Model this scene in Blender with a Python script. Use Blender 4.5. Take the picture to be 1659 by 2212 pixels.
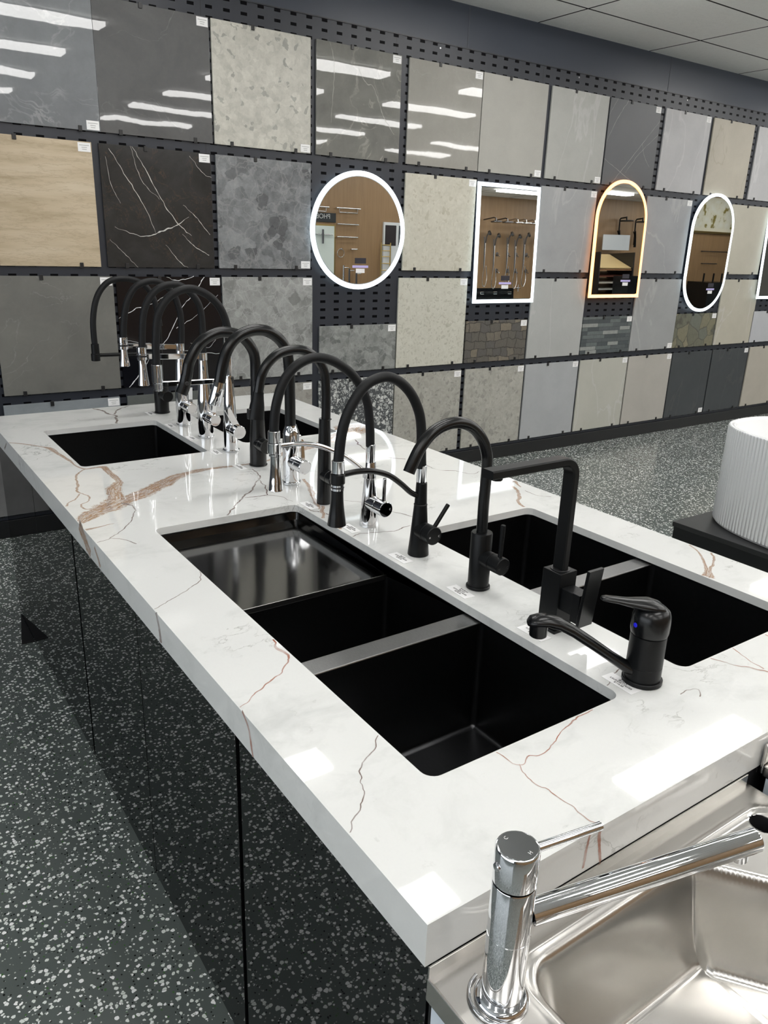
import bpy, bmesh, math, random
from mathutils import Vector, Matrix, noise
D = bpy.data
for o in list(D.objects): D.objects.remove(o)
scene = bpy.context.scene
COL = scene.collection
random.seed(7)
PI = math.pi

# ---------------------------------------------------------------- camera, world, exposure
cam_d = D.cameras.new('camera'); cam = D.objects.new('camera', cam_d); COL.objects.link(cam)
cam_d.sensor_fit = 'VERTICAL'; cam_d.sensor_height = 36.0; cam_d.lens = 1670.49 / 2212 * 36.0
cam_d.clip_start = 0.02; cam_d.clip_end = 60
cam.location = (-0.7421, -4.388, 1.5901); cam.rotation_euler = (1.23622682, -0.0327453, -0.6013225)
scene.camera = cam
world = D.worlds.new('world'); scene.world = world; world.use_nodes = True
world.node_tree.nodes['Background'].inputs[0].default_value = (0.9, 0.95, 1, 1)
world.node_tree.nodes['Background'].inputs[1].default_value = 0.0
scene.view_settings.view_transform = 'Standard'; scene.view_settings.look = 'None'
scene.view_settings.gamma = 1.0; scene.view_settings.use_curve_mapping = False
scene.view_settings.exposure = 0.72
LIGHT = 9.0          # ceiling panel emission
CEIL = 3.06
ZC = 0.8646           # countertop height

# ---------------------------------------------------------------- node helper
class M:
    def __init__(s, name):
        s.m = D.materials.new(name); s.m.use_nodes = True; s.t = s.m.node_tree; s.N = s.t.nodes; s.L = s.t.links
        s.b = s.N['Principled BSDF']; s.out = s.N['Material Output']
    def n(s, typ, **kw):
        nd = s.N.new(typ)
        for k, v in kw.items():
            if k.startswith('i_'):
                key = k[2:]; key = int(key) if key.isdigit() else key.replace('_', ' ')
                s.set(nd.inputs[key], v)
            else: setattr(nd, k, v)
        return nd
    def set(s, sock, v):
        if isinstance(v, bpy.types.NodeSocket): s.L.new(v, sock)
        elif isinstance(v, (tuple, list)) and len(v) == 3 and sock.type == 'RGBA': sock.default_value = (*v, 1)
        else: sock.default_value = v
    def math(s, op, a, b=0.0, c=0.0, clamp=False):
        nd = s.n('ShaderNodeMath', operation=op, use_clamp=clamp)
        s.set(nd.inputs[0], a); s.set(nd.inputs[1], b); s.set(nd.inputs[2], c); return nd.outputs[0]
    def mix(s, f, a, b, mode='MIX'):
        nd = s.n('ShaderNodeMix', data_type='RGBA', blend_type=mode)
        s.set(nd.inputs[0], f); s.set(nd.inputs[6], a); s.set(nd.inputs[7], b); return nd.outputs[2]
    def ramp(s, f, stops, interp='LINEAR'):
        nd = s.n('ShaderNodeValToRGB'); cr = nd.color_ramp; cr.interpolation = interp
        while len(cr.elements) < len(stops): cr.elements.new(0.5)
        for e, (p, c) in zip(cr.elements, stops):
            e.position = p; e.color = (*c, 1) if len(c) == 3 else c
        s.set(nd.inputs[0], f); return nd.outputs[0]
    def pos(s, obj=False, scale=(1, 1, 1), loc=(0, 0, 0), rot=(0, 0, 0)):
        src = s.n('ShaderNodeTexCoord').outputs['Object'] if obj else s.n('ShaderNodeNewGeometry').outputs['Position']
        mp = s.n('ShaderNodeMapping'); s.L.new(src, mp.inputs[0])
        mp.inputs['Location'].default_value = loc; mp.inputs['Rotation'].default_value = rot; mp.inputs['Scale'].default_value = scale
        return mp.outputs[0]
    def noise(s, v, scale, detail=4, rough=0.5, dist=0.0, out=0):
        nd = s.n('ShaderNodeTexNoise'); s.L.new(v, nd.inputs['Vector'])
        nd.inputs['Scale'].default_value = scale; nd.inputs['Detail'].default_value = detail
        nd.inputs['Roughness'].default_value = rough; nd.inputs['Distortion'].default_value = dist
        return nd.outputs[out]
    def vor(s, v, scale, feature='F1', out='Distance', rnd=1.0):
        nd = s.n('ShaderNodeTexVoronoi', feature=feature); s.L.new(v, nd.inputs['Vector'])
        nd.inputs['Scale'].default_value = scale; nd.inputs['Randomness'].default_value = rnd
        return nd.outputs[out]
    def warp(s, v, scale, amt, detail=3):
        nz = s.n('ShaderNodeTexNoise'); s.L.new(v, nz.inputs['Vector']); nz.inputs['Scale'].default_value = scale; nz.inputs['Detail'].default_value = detail
        a = s.n('ShaderNodeVectorMath', operation='SUBTRACT'); s.L.new(nz.outputs['Color'], a.inputs[0]); a.inputs[1].default_value = (.5, .5, .5)
        b = s.n('ShaderNodeVectorMath', operation='SCALE'); s.L.new(a.outputs[0], b.inputs[0]); b.inputs['Scale'].default_value = amt
        c = s.n('ShaderNodeVectorMath', operation='ADD'); s.L.new(v, c.inputs[0]); s.L.new(b.outputs[0], c.inputs[1])
        return c.outputs[0]
    def bump(s, h, strength=0.2, dist=0.01):
        nd = s.n('ShaderNodeBump'); s.L.new(h, nd.inputs['Height']); nd.inputs['Strength'].default_value = strength; nd.inputs['Distance'].default_value = dist
        s.L.new(nd.outputs[0], s.b.inputs['Normal']); return nd
    def band(s, v, w):            # 1 near v=0.5 within w
        a = s.math('ABSOLUTE', s.math('SUBTRACT', v, 0.5))
        return s.math('SUBTRACT', 1.0, s.math('DIVIDE', a, w), clamp=True)
    def col(s, c): s.set(s.b.inputs['Base Color'], c); return s
    def fin(s, rough=0.5, metal=0.0, spec=None, coat=None):
        s.set(s.b.inputs['Roughness'], rough); s.set(s.b.inputs['Metallic'], metal)
        if spec is not None: s.b.inputs['Specular IOR Level'].default_value = spec
        if coat is not None: s.b.inputs['Coat Weight'].default_value = coat; s.b.inputs['Coat Roughness'].default_value = 0.03
        return s.m

def srgb(r, g=None, b=None):
    if g is None: g = b = r
    f = lambda c: ((c / 255 + .055) / 1.055) ** 2.4 if c > 10 else c / 255 / 12.92
    return (f(r), f(g), f(b))
def plain(name, c, rough=0.5, metal=0.0, spec=None, nz=0.0):
    m = M(name); p = m.pos(True)
    if nz:
        f = m.noise(p, 60, 2); m.col(m.mix(m.math('MULTIPLY', f, nz), c, tuple(x * .6 for x in c)))
    else: m.col(c)
    return m.fin(rough, metal, spec)
def glow(name, c, s):
    m = M(name); m.set(m.b.inputs['Base Color'], (.8, .8, .8)); m.set(m.b.inputs['Emission Color'], c); m.b.inputs['Emission Strength'].default_value = s
    return m.fin(.5)

# ---------------------------------------------------------------- mesh helpers
def link(name, me, m=None, parent=None, loc=None):
    o = D.objects.new(name, me); COL.objects.link(o)
    if m is not None:
        for x in (m if isinstance(m, (list, tuple)) else [m]): me.materials.append(x)
    if parent: o.parent = parent
    if loc: o.location = loc
    return o
def tomesh(bm, name, smooth=None):
    bmesh.ops.recalc_face_normals(bm, faces=bm.faces)
    me = D.meshes.new(name); bm.to_mesh(me); bm.free()
    if smooth is not None:
        for p in me.polygons: p.use_smooth = True
        me.set_sharp_from_angle(angle=math.radians(smooth))
    return me
def obj(name, bm, m, parent=None, smooth=None, loc=None):
    return link(name, tomesh(bm, name, smooth), m, parent, loc)
def thing(name, label, cat, loc=(0, 0, 0), group=None, rz=0):
    o = D.objects.new(name, None); COL.objects.link(o); o.location = loc; o.rotation_euler = (0, 0, rz)
    o.empty_display_size = .05
    return tag(o, label, cat, group)
def tag(o, label, cat, group=None):
    o['label'] = label; o['category'] = cat
    if group: o['group'] = group
    return o
def struct(o): o['kind'] = 'structure'; return o
def box(bm, x0, x1, y0, y1, z0, z1, bev=0.0, mtx=None):
    vs = [bm.verts.new((x, y, z)) for x in (x0, x1) for y in (y0, y1) for z in (z0, z1)]
    fs = [bm.faces.new([vs[i] for i in q]) for q in ((0,1,3,2),(4,6,7,5),(0,4,5,1),(2,3,7,6),(0,2,6,4),(1,5,7,3))]
    if mtx: bmesh.ops.transform(bm, matrix=mtx, verts=vs)
    if bev:
        es = list({e for f in fs for e in f.edges})
        bmesh.ops.bevel(bm, geom=es, offset=bev, segments=2, affect='EDGES', profile=.5)
    return bm
def bx(*a, **k): return box(bmesh.new(), *a, **k)
def frame_axis(d):
    d = Vector(d).normalized(); a = Vector((0, 0, 1)) if abs(d.z) < .9 else Vector((0, 1, 0))
    u = d.cross(a).normalized(); return d, u, d.cross(u).normalized()
def lathe(bm, prof, org=(0, 0, 0), axis=(0, 0, 1), n=32, cap=True):
    d, u, v = frame_axis(axis); org = Vector(org); rings = []
    for r, h in prof:
        if r < 1e-6: rings.append([bm.verts.new(org + d * h)])
        else: rings.append([bm.verts.new(org + d * h + (u * math.cos(2*PI*i/n) + v * math.sin(2*PI*i/n)) * r) for i in range(n)])
    for a, b in zip(rings, rings[1:]):
        for i in range(n):
            j = (i + 1) % n
            if len(a) == 1 and len(b) == 1: continue
            if len(a) == 1: bm.faces.new((a[0], b[i], b[j]))
            elif len(b) == 1: bm.faces.new((a[i], a[j], b[0]))
            else: bm.faces.new((a[i], a[j], b[j], b[i]))
    if cap:
        for r in (rings[0], rings[-1]):
            if len(r) > 1: bm.faces.new(r)
    return bm
def cyl(bm, a, b, r, r2=None, n=28, bev=0.0012):
    a = Vector(a); b = Vector(b); L = (b - a).length; r2 = r if r2 is None else r2
    e = min(bev, L * .3, r * .5, r2 * .5)
    return lathe(bm, [(r - e, 0), (r, e), (r2, L - e), (r2 - e, L)], a, b - a, n)
def catmull(pts, k=8):
    P = [Vector(p) for p in pts]; out = []
    for i in range(len(P) - 1):
        p0 = P[i-1] if i else P[0] * 2 - P[1]; p1, p2 = P[i], P[i+1]; p3 = P[i+2] if i + 2 < len(P) else P[-1] * 2 - P[-2]
        for j in range(k):
            t = j / k; out.append(.5 * ((2*p1) + (p2-p0)*t + (2*p0-5*p1+4*p2-p3)*t*t + (3*p1-p0-3*p2+p3)*t**3))
    out.append(P[-1]); return out
def sweep(bm, pts, rad, n=20, cap=True, sect=None, up=None):
    """tube along pts; rad number or list; sect=(w,h) rectangle instead of a circle"""
    P = [Vector(p) for p in pts]; m = len(P); rings = []
    T = [((P[min(i+1, m-1)] - P[max(i-1, 0)]).normalized()) for i in range(m)]
    u = Vector(up) if up else frame_axis(T[0])[1]
    for i in range(m):
        u = (u - T[i] * u.dot(T[i])).normalized(); v = T[i].cross(u)
        if sect:
            w, h = sect; c = min(w, h) * .16
            prof = []
            for sx, sy in ((1, 1), (-1, 1), (-1, -1), (1, -1)):
                q = [(sx*(w/2), sy*(h/2 - c)), (sx*(w/2 - c), sy*(h/2))]
                prof += q if sx * sy > 0 else q[::-1]
            rings.append([bm.verts.new(P[i] + u * a + v * b) for a, b in prof])
        else:
            r = rad[i] if isinstance(rad, (list, tuple)) else rad
            rings.append([bm.verts.new(P[i] + (u * math.cos(2*PI*k/n) + v * math.sin(2*PI*k/n)) * r) for k in range(n)])
    q = len(rings[0])
    for a, b in zip(rings, rings[1:]):
        for i in range(q): bm.faces.new((a[i], a[(i+1) % q], b[(i+1) % q], b[i]))
    if cap: bm.faces.new(rings[0]); bm.faces.new(rings[-1])
    return bm
def rrect(x0, x1, y0, y1, r, k=6):
    out = []
    for cx, cy, a0 in ((x1-r, y1-r, 0), (x0+r, y1-r, PI/2), (x0+r, y0+r, PI), (x1-r, y0+r, 3*PI/2)):
        for i in range(k + 1):
            a = a0 + PI/2 * i / k; out.append((cx + r*math.cos(a), cy + r*math.sin(a)))
    return out
def loft(bm, loops, cap0=False, cap1=False):
    R = [[bm.verts.new(p) for p in l] for l in loops]
    for a, b in zip(R, R[1:]):
        for i in range(len(a)): bm.faces.new((a[i], a[(i+1) % len(a)], b[(i+1) % len(a)], b[i]))
    if cap0: bm.faces.new(R[0])
    if cap1: bm.faces.new(R[-1])
    return bm
def flat_shape(outer, holes, z0, z1, name):
    """solid plate with holes from 2D outlines"""
    cu = D.curves.new(name, 'CURVE'); cu.dimensions = '2D'; cu.fill_mode = 'BOTH'; cu.extrude = (z1 - z0) / 2
    for pts in [outer] + holes:
        sp = cu.splines.new('POLY'); sp.points.add(len(pts) - 1); sp.use_cyclic_u = True
        for p, c in zip(sp.points, pts): p.co = (c[0], c[1], 0, 1)
    o = D.objects.new(name, cu); COL.objects.link(o)
    dg = bpy.context.evaluated_depsgraph_get(); me = D.meshes.new_from_object(o.evaluated_get(dg))
    D.objects.remove(o); D.curves.remove(cu)
    bm = bmesh.new(); bm.from_mesh(me); D.meshes.remove(me)
    bmesh.ops.translate(bm, vec=(0, 0, (z0 + z1) / 2), verts=bm.verts); bmesh.ops.remove_doubles(bm, verts=bm.verts, dist=1e-5)
    for f in bm.faces: f.smooth = False
    return bm
def text(name, body, size, m, parent, loc, rot, align='CENTER', extrude=0.0002, space=1.0):
    cu = D.curves.new(name, 'FONT'); cu.body = body; cu.size = size; cu.align_x = align; cu.align_y = 'CENTER'
    cu.extrude = extrude; cu.space_line = space
    o = D.objects.new(name, cu); COL.objects.link(o)
    dg = bpy.context.evaluated_depsgraph_get(); me = D.meshes.new_from_object(o.evaluated_get(dg))
    D.objects.remove(o); D.curves.remove(cu); me.name = name
    q = link(name, me, m, parent, loc); q.rotation_euler = rot
    return q

# ---------------------------------------------------------------- basic materials
blk = plain('matte_black', (.0045, .005, .0055), .38, spec=.24, nz=.3)
blk_rub = plain('black_rubber_hose', (.007, .0075, .0085), .5, spec=.25, nz=.4)
blk_plastic = plain('black_plastic', (.012, .012, .013), .4)
chrome = plain('chrome', (.74, .75, .77), .035, 1.0)
chrome2 = plain('chrome_face', (.70, .71, .73), .07, 1.0)
white_ink = plain('pale_ink', (.55, .55, .55), .5)
grey_ink = plain('dark_ink', (.03, .03, .03), .6)
paper = plain('white_card', srgb(232), .35)
sticker_m = plain('white_sticker', srgb(235), .5)
# ================================================================ SETTING
# floor: dark flecked sheet floor
m = M('flecked_floor'); p = m.pos()
w = m.warp(p, 90, .008)
c1 = m.vor(w, 100, out='Color'); e1 = m.vor(w, 100, feature='DISTANCE_TO_EDGE')
sep = m.n('ShaderNodeSeparateColor'); m.L.new(c1, sep.inputs[0])
dist1 = m.vor(w, 100)
sz = m.math('MULTIPLY_ADD', sep.outputs[1], .26, .34)
white = m.math('MULTIPLY', m.math('LESS_THAN', sep.outputs[0], .36), m.math('LESS_THAN', dist1, sz))
white = m.math('MULTIPLY', white, m.math('GREATER_THAN', e1, .03))
c2 = m.vor(m.warp(m.pos(loc=(3.3, 1.7, 0)), 110, .004), 170, out='Color'); sep2 = m.n('ShaderNodeSeparateColor'); m.L.new(c2, sep2.inputs[0])
d2 = m.vor(m.warp(m.pos(loc=(3.3, 1.7, 0)), 110, .004), 170)
small = m.math('MULTIPLY', m.math('LESS_THAN', sep2.outputs[0], .13), m.math('LESS_THAN', d2, .34))
dark = m.math('MULTIPLY', m.math('GREATER_THAN', sep2.outputs[0], .90), m.math('LESS_THAN', d2, .4))
green = m.math('MULTIPLY', m.math('GREATER_THAN', sep2.outputs[0], .97), m.math('LESS_THAN', d2, .4))
base = m.mix(m.noise(p, 4, 3), srgb(84, 91, 89), srgb(99, 106, 103))
c = m.mix(dark, base, srgb(18, 20, 20)); c = m.mix(green, c, srgb(70, 110, 60))
c = m.mix(small, c, srgb(170, 175, 170)); c = m.mix(white, c, m.mix(sep.outputs[2], srgb(255), srgb(222, 228, 222)))
m.col(c); m.bump(m.noise(p, 18, 2), .04, .01)
floor_m = m.fin(.17, 0, .5)
RX0, RX1, RY0, RY1 = -5.0, 20.0, -8.0, .1
struct(obj('floor', bx(RX0, RX1, RY0, RY1 + .1, -.05, 0), floor_m))

# ceiling: lay-in tiles 1.2 x 0.6 with thin dark grid
m = M('ceiling_tiles'); p = m.pos(); sp = m.n('ShaderNodeSeparateXYZ'); m.L.new(p, sp.inputs[0])
fx = m.math('FRACT', m.math('DIVIDE', m.math('SUBTRACT', sp.outputs[0], 3.57 - 24.0), 1.2))
fy = m.math('FRACT', m.math('DIVIDE', m.math('SUBTRACT', sp.outputs[1], -.345 - 12.0), .6))
gx = m.math('GREATER_THAN', m.math('ABSOLUTE', m.math('SUBTRACT', fx, .5)), .5 - .0065)
gy = m.math('GREATER_THAN', m.math('ABSOLUTE', m.math('SUBTRACT', fy, .5)), .5 - .013)
g = m.math('MAXIMUM', gx, gy)
speck = m.math('GREATER_THAN', m.noise(p, 160, 2, .7), .66)
c = m.mix(m.noise(p, 30, 3), srgb(238, 238, 236), srgb(248, 248, 246)); c = m.mix(m.math('MULTIPLY', speck, .35), c, srgb(150))
m.col(m.mix(g, c, srgb(22, 22, 24))); m.bump(m.noise(p, 120, 3), .15, .004)
ceil_m = m.fin(.9)
struct(obj('ceiling', bx(RX0, RX1, RY0, RY1 + .1, CEIL, CEIL + .05), ceil_m))

navy = plain('charcoal_paint', srgb(54, 61, 74), .34)
wallw = plain('grey_wall_paint', srgb(120, 120, 118), .7)
m = M('timber_cladding'); p = m.pos(scale=(1, 1, .06))
f = m.noise(p, 22, 5, .6, .6); f2 = m.noise(m.pos(scale=(1, 1, .02)), 90, 3)
c = m.mix(f, srgb(126, 98, 68), srgb(162, 132, 97)); c = m.mix(m.math('MULTIPLY', f2, .4), c, srgb(112, 86, 58)); m.col(c)
wood_m = m.fin(.45)
struct(obj('wall_back', bx(RX0, RX1, RY1, RY1 + .1, 0, CEIL), navy))
struct(obj('wall_front', bx(RX0, RX1, RY0 - .1, RY0, 0, CEIL), wood_m))
struct(obj('wall_left', bx(RX0 - .1, RX0, RY0, RY1, 0, CEIL), wallw))
struct(obj('added_fill_panel_1', bx(RX0 + .001, RX0 + .02, -6.8, -.6, .5, 2.7), glow('added_fill_glow', (.86, .93, 1.0), 1.2)))  # added glowing panel on the unseen left wall, soft side fill for the room
struct(obj('wall_right', bx(RX1, RX1 + .1, RY0, RY1, 0, CEIL), wallw))
# seams of the charcoal header sheets
for i, x in enumerate((2.95, 5.05)):
    struct(obj('trim_%d' % (i + 1), bx(x, x + .004, RY1 - .002, RY1, 2.7, CEIL), plain('seam_grey', srgb(80, 84, 92), .5)))
m = M('skirting_black'); p = m.pos(); m.col(m.mix(m.noise(p, 20), (.006, .007, .008), (.010, .011, .012)))
struct(obj('baseboard_back', bx(-3, 10, 0.0, .094, 0.001, .098, bev=.002), m.fin(.3)))

# pegboard rack
m = M('perforated_steel'); p = m.pos(); sp = m.n('ShaderNodeSeparateXYZ'); m.L.new(p, sp.inputs[0])
fx = m.math('FRACT', m.math('DIVIDE', m.math('SUBTRACT', sp.outputs[0], 1.82 - 10.05), .1))
fz = m.math('FRACT', m.math('DIVIDE', m.math('SUBTRACT', sp.outputs[2], 1.977 - 5.025), .05))
hx = m.math('LESS_THAN', m.math('ABSOLUTE', m.math('SUBTRACT', fx, .5)), .19)
hz = m.math('LESS_THAN', m.math('ABSOLUTE', m.math('SUBTRACT', fz, .5)), .16)
h = m.math('MULTIPLY', hx, hz)
joint = m.math('LESS_THAN', m.math('ABSOLUTE', m.math('SUBTRACT', m.math('FRACT', m.math('DIVIDE', m.math('SUBTRACT', sp.outputs[0], .45 - 12.5), 1.25)), .5)), .0012)
c = m.mix(m.noise(p, 9, 2), srgb(33, 37, 45), srgb(40, 44, 53)); c = m.mix(joint, c, srgb(16, 17, 20))
m.col(m.mix(h, c, (.002, .002, .003))); m.set(m.b.inputs['Specular IOR Level'], m.math('MULTIPLY_ADD', h, -.45, .5))
peg_m = m.fin(.42)
rack = thing('display_rack', 'charcoal perforated steel wall rack holding all the stone tiles', 'display rack', (3.5, .02, .1))
def rel(o, par): o.matrix_parent_inverse = Matrix.Translation(-Vector(par.location)); return o
rel(obj('perforated_panel', bx(-3, 10, .013, .095, .1, 2.785), peg_m, rack), rack)
rel(obj('top_rail', bx(-3, 10, .010, .096, 2.786, 2.792), plain('rail_dark', srgb(34, 37, 44), .4), rack), rack)
fix = plain('fixing_steel', (.6, .6, .62), .3, 1)
for x in (2.66, 3.93, 5.2, 6.45):
    rel(obj('fixing_screw', lathe(bmesh.new(), [(.006, 0), (.006, .003), (.003, .004)], (x, .013, 2.76), (0, -1, 0), 12), fix, rack), rack)

# ceiling light panels
lit = glow('light_diffuser', (1.0, .985, .96), LIGHT); lframe = plain('light_frame', srgb(235), .5)
fr0 = bx(-.6, .6, -.1, .1, -.012, 0); df0 = bx(-.598, .598, -.098, .098, -.042, -.0125)
frm = tomesh(fr0, 'frame'); frm.materials.append(lframe); dfm = tomesh(df0, 'diffuser'); dfm.materials.append(lit)
rows = [-1.07, -2.22, -3.42, -4.6, -5.8, -7.0]
for r, y in enumerate(rows):
    cols = [.62, 3.14, 6.44, 8.9, 11.3, 13.7, 16.4] if r == 0 else [-1.5 if r > 2 else -1.9, .62, 3.14, 5.2 + .1 * (r % 2), 7.7, 10.2, 12.6, 15.2, 17.7]
    for x in cols:
        if r < 2 and x < -1.6 and x > -2.5: continue
        t = thing('ceiling_light', 'slim white rectangular light panel under the tiled ceiling', 'ceiling light', (x, y, CEIL - .0005), 'ceiling light panels')
        for nm, me in (('frame', frm), ('diffuser', dfm)):
            o = D.objects.new(nm, me); COL.objects.link(o); o.parent = t
# ================================================================ WALL TILES
def tm_marble(name, a, b, vein, rough, sc=3.0, vw=.012, vamt=.5, bumpy=0.0, seed=0, dirs=(1, 1, 1)):
    m = M(name); p = m.pos(loc=(seed * 3.1, 0, seed * 1.7)); q = m.warp(p, 3, .25)
    f = m.noise(m.pos(loc=(seed, 0, seed), scale=dirs), sc, 7, .62, .4)
    f = m.math('MULTIPLY_ADD', m.math('SUBTRACT', f, .5), 2.2, .5, clamp=True)
    c = m.mix(f, a, b)
    fine = m.noise(p, 45, 4, .7); c = m.mix(m.math('MULTIPLY', fine, .35), c, tuple(x * .72 for x in a))
    v = m.math('MULTIPLY', m.band(m.noise(q, 2.1, 6, .55, .8), vw), m.math('MULTIPLY_ADD', m.noise(p, 5, 2), 2.2, -.75, clamp=True))
    c = m.mix(m.math('MULTIPLY', v, vamt), c, vein); m.col(c)
    if bumpy: m.bump(m.math('ADD', m.noise(m.pos(scale=(.6, 1, 1.0)), 5, 1.0, .4), m.math('MULTIPLY', m.noise(m.pos(scale=(1, 1, 1.0)), 28, 1.0, .4), .05)), bumpy * .5, .004)
    return m.fin(rough, 0, .5)
def tm_breccia(name, a, b, cdark, rough, sc=30, thr=.12, seed=0, vein=None, big=7, bamt=.08):
    m = M(name); p = m.pos(loc=(seed, seed * .3, seed * 1.3)); q = m.warp(p, 22, .06, 5); q2 = m.warp(p, 9, .17, 6)
    c1 = m.vor(q, sc, out='Color'); s1 = m.n('ShaderNodeSeparateColor'); m.L.new(c1, s1.inputs[0])
    c = m.mix(m.math('MULTIPLY_ADD', s1.outputs[0], .32, m.math('MULTIPLY_ADD', m.math('SUBTRACT', m.noise(p, 13, 8, .75), .5), 1.5, .34, clamp=True)), a, b)
    c = m.mix(m.math('MULTIPLY', m.math('LESS_THAN', s1.outputs[1], thr), .5), c, cdark)
    c3 = m.vor(q2, big, out='Color'); s3 = m.n('ShaderNodeSeparateColor'); m.L.new(c3, s3.inputs[0]); d3 = m.vor(q2, big)
    chip = m.math('MULTIPLY', m.math('LESS_THAN', s3.outputs[0], bamt), m.math('LESS_THAN', d3, .36))
    c = m.mix(m.math('MULTIPLY', chip, .55), c, cdark)
    if vein:
        e = m.vor(q2, big, feature='DISTANCE_TO_EDGE'); e2 = m.vor(q, sc * .5, feature='DISTANCE_TO_EDGE')
        k = m.math('SUBTRACT', 1, m.math('DIVIDE', m.math('MINIMUM', e, m.math('MULTIPLY', e2, 1.6)), .035), clamp=True)
        c = m.mix(m.math('MULTIPLY', k, .45), c, vein)
    m.col(c); m.bump(m.noise(p, 60, 4), .08, .003)
    return m.fin(rough)
def tm_plain(name, a, b, rough=.5, seed=0, sc=5, vein=None, rotv=.6):
    m = M(name); p = m.pos(loc=(seed * 1.3, 0, seed)); f = m.noise(p, sc, 6, .65, .3)
    f = m.math('MULTIPLY_ADD', m.math('SUBTRACT', f, .5), 1.8, .5, clamp=True)
    c = m.mix(f, a, b); c = m.mix(m.math('MULTIPLY', m.noise(p, 120, 3), .25), c, tuple(x * .75 for x in a))
    if vein:
        q = m.warp(m.pos(loc=(seed, 0, 0), rot=(0, rotv, 0), scale=(1, 1, .35)), 2, .3)
        c = m.mix(m.math('MULTIPLY', m.band(m.noise(q, 2.6, 5, .5, .5), .014), .45), c, vein)
    m.col(c); return m.fin(rough)
def tm_cracks(name, base, base2, vein, seed=0, rough=.12, rot=.8, amt=1.0, brown=None):
    m = M(name); p = m.pos(loc=(seed, 0, seed * .7)); c = m.mix(m.noise(p, 6, 6, .65, .5), base, base2)
    if brown: c = m.mix(m.math('MULTIPLY', m.band(m.noise(m.warp(p, 5, .2), 3.2, 6, .7, 1), .008), .35), c, brown)
    q = m.warp(m.pos(loc=(seed, 0, 0), rot=(0, rot, 0), scale=(2.6, 1, .55)), 6, .07)
    v = m.math('MULTIPLY', m.band(m.noise(q, 1.7, 3, .45, .2), .006), m.math('MULTIPLY_ADD', m.noise(p, 7, 2), 4, -1.7, clamp=True))
    c = m.mix(m.math('MULTIPLY', v, amt), c, vein); m.col(c); return m.fin(rough)
T_A1 = tm_marble('grey_marble_polished', srgb(112, 115, 118), srgb(142, 145, 148), srgb(196), .015, 2.5, .01, .5, .22, 1)
T_B1 = tm_marble('charcoal_marble_polished', srgb(92, 92, 93), srgb(112, 112, 112), srgb(165), .015, 3, .006, .35, .22, 4)
T_D1 = tm_marble('taupe_marble_polished', srgb(112, 112, 108), srgb(138, 138, 132), srgb(185, 185, 175), .015, 5, .012, .6, .22, 8)
T_E1 = tm_marble('warm_grey_polished', srgb(152, 150, 144), srgb(166, 164, 158), srgb(190), .02, 5, .006, .3, .22, 10)
T_C1 = tm_breccia('pale_breccia', srgb(158, 157, 148), srgb(206, 204, 194), srgb(112, 114, 110), .4, 36, .05, 2, None, 7, .05)
T_A2 = None
m = M('beige_travertine'); p = m.pos(rot=(0, -.22, 0), scale=(.35, 1, 3.0)); f = m.noise(p, 5, 6, .6, .3)
c = m.ramp(f, [(.3, srgb(166, 150, 122)), (.5, srgb(188, 172, 146)), (.7, srgb(200, 186, 162))])
f3 = m.band(m.noise(m.pos(rot=(0, -.3, 0), scale=(.5, 1, 3)), 7, 6, .7), .03); c = m.mix(m.math('MULTIPLY', f3, .3), c, srgb(140, 122, 96)); m.col(c)
T_A2 = m.fin(.5)
T_B2 = tm_cracks('black_brown_marble', srgb(26, 27, 28), srgb(64, 65, 66), srgb(210), 3, .14, -.5, 0, srgb(98, 80, 60))
T_C2 = tm_breccia('grey_breccia', srgb(70, 73, 76), srgb(146, 149, 151), srgb(58, 60, 63), .35, 16, .12, 5, srgb(150), 6, .1)
T_B3 = tm_cracks('black_white_marble', srgb(12, 12, 16), srgb(22, 23, 28), srgb(225), 6, .08, .8, 0)
T_A3 = tm_marble('dark_grey_stone', srgb(98, 98, 94), srgb(124, 124, 118), srgb(170), .45, 3.2, .006, .4, 0, 13)
T_C3 = tm_breccia('mid_grey_breccia', srgb(112, 114, 112), srgb(168, 170, 168), srgb(98, 100, 98), .35, 20, .12, 9, srgb(180), 7, .05)
T_D3 = tm_breccia('grey_fossil_breccia', srgb(90, 93, 92), srgb(158, 161, 158), srgb(80, 83, 82), .35, 24, .14, 14, srgb(165), 8, .12)
T_E2 = tm_breccia('cream_fleck', srgb(178, 175, 160), srgb(204, 201, 188), srgb(166, 161, 142), .4, 60, .08, 17, None, 8, .07)
T_E3 = tm_breccia('cream_terrazzo', srgb(184, 183, 170), srgb(202, 201, 190), srgb(160, 158, 144), .35, 80, .14, 19, None, 22, .07)
T_E4 = tm_breccia('grey_terrazzo', srgb(140, 139, 131), srgb(180, 179, 171), srgb(118, 118, 112), .4, 60, .08, 23, None, 8, .06)
T_F4 = tm_breccia('grey_terrazzo_b', srgb(142, 141, 133), srgb(182, 181, 173), srgb(126, 126, 120), .4, 50, .1, 27, None, 12, .07)
T_C4 = tm_breccia('warm_breccia', srgb(140, 138, 132), srgb(162, 160, 154), srgb(120, 118, 112), .4, 26, .1, 31, srgb(175), 8, .05)
m = M('black_white_terrazzo'); p = m.pos(); q = m.warp(p, 40, .012); cc = m.vor(q, 42, out='Color'); s1 = m.n('ShaderNodeSeparateColor'); m.L.new(cc, s1.inputs[0])
e = m.vor(q, 42, feature='DISTANCE_TO_EDGE'); cc2 = m.vor(q, 110, out='Color'); s2 = m.n('ShaderNodeSeparateColor'); m.L.new(cc2, s2.inputs[0]); e2 = m.vor(q, 110, feature='DISTANCE_TO_EDGE')
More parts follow.
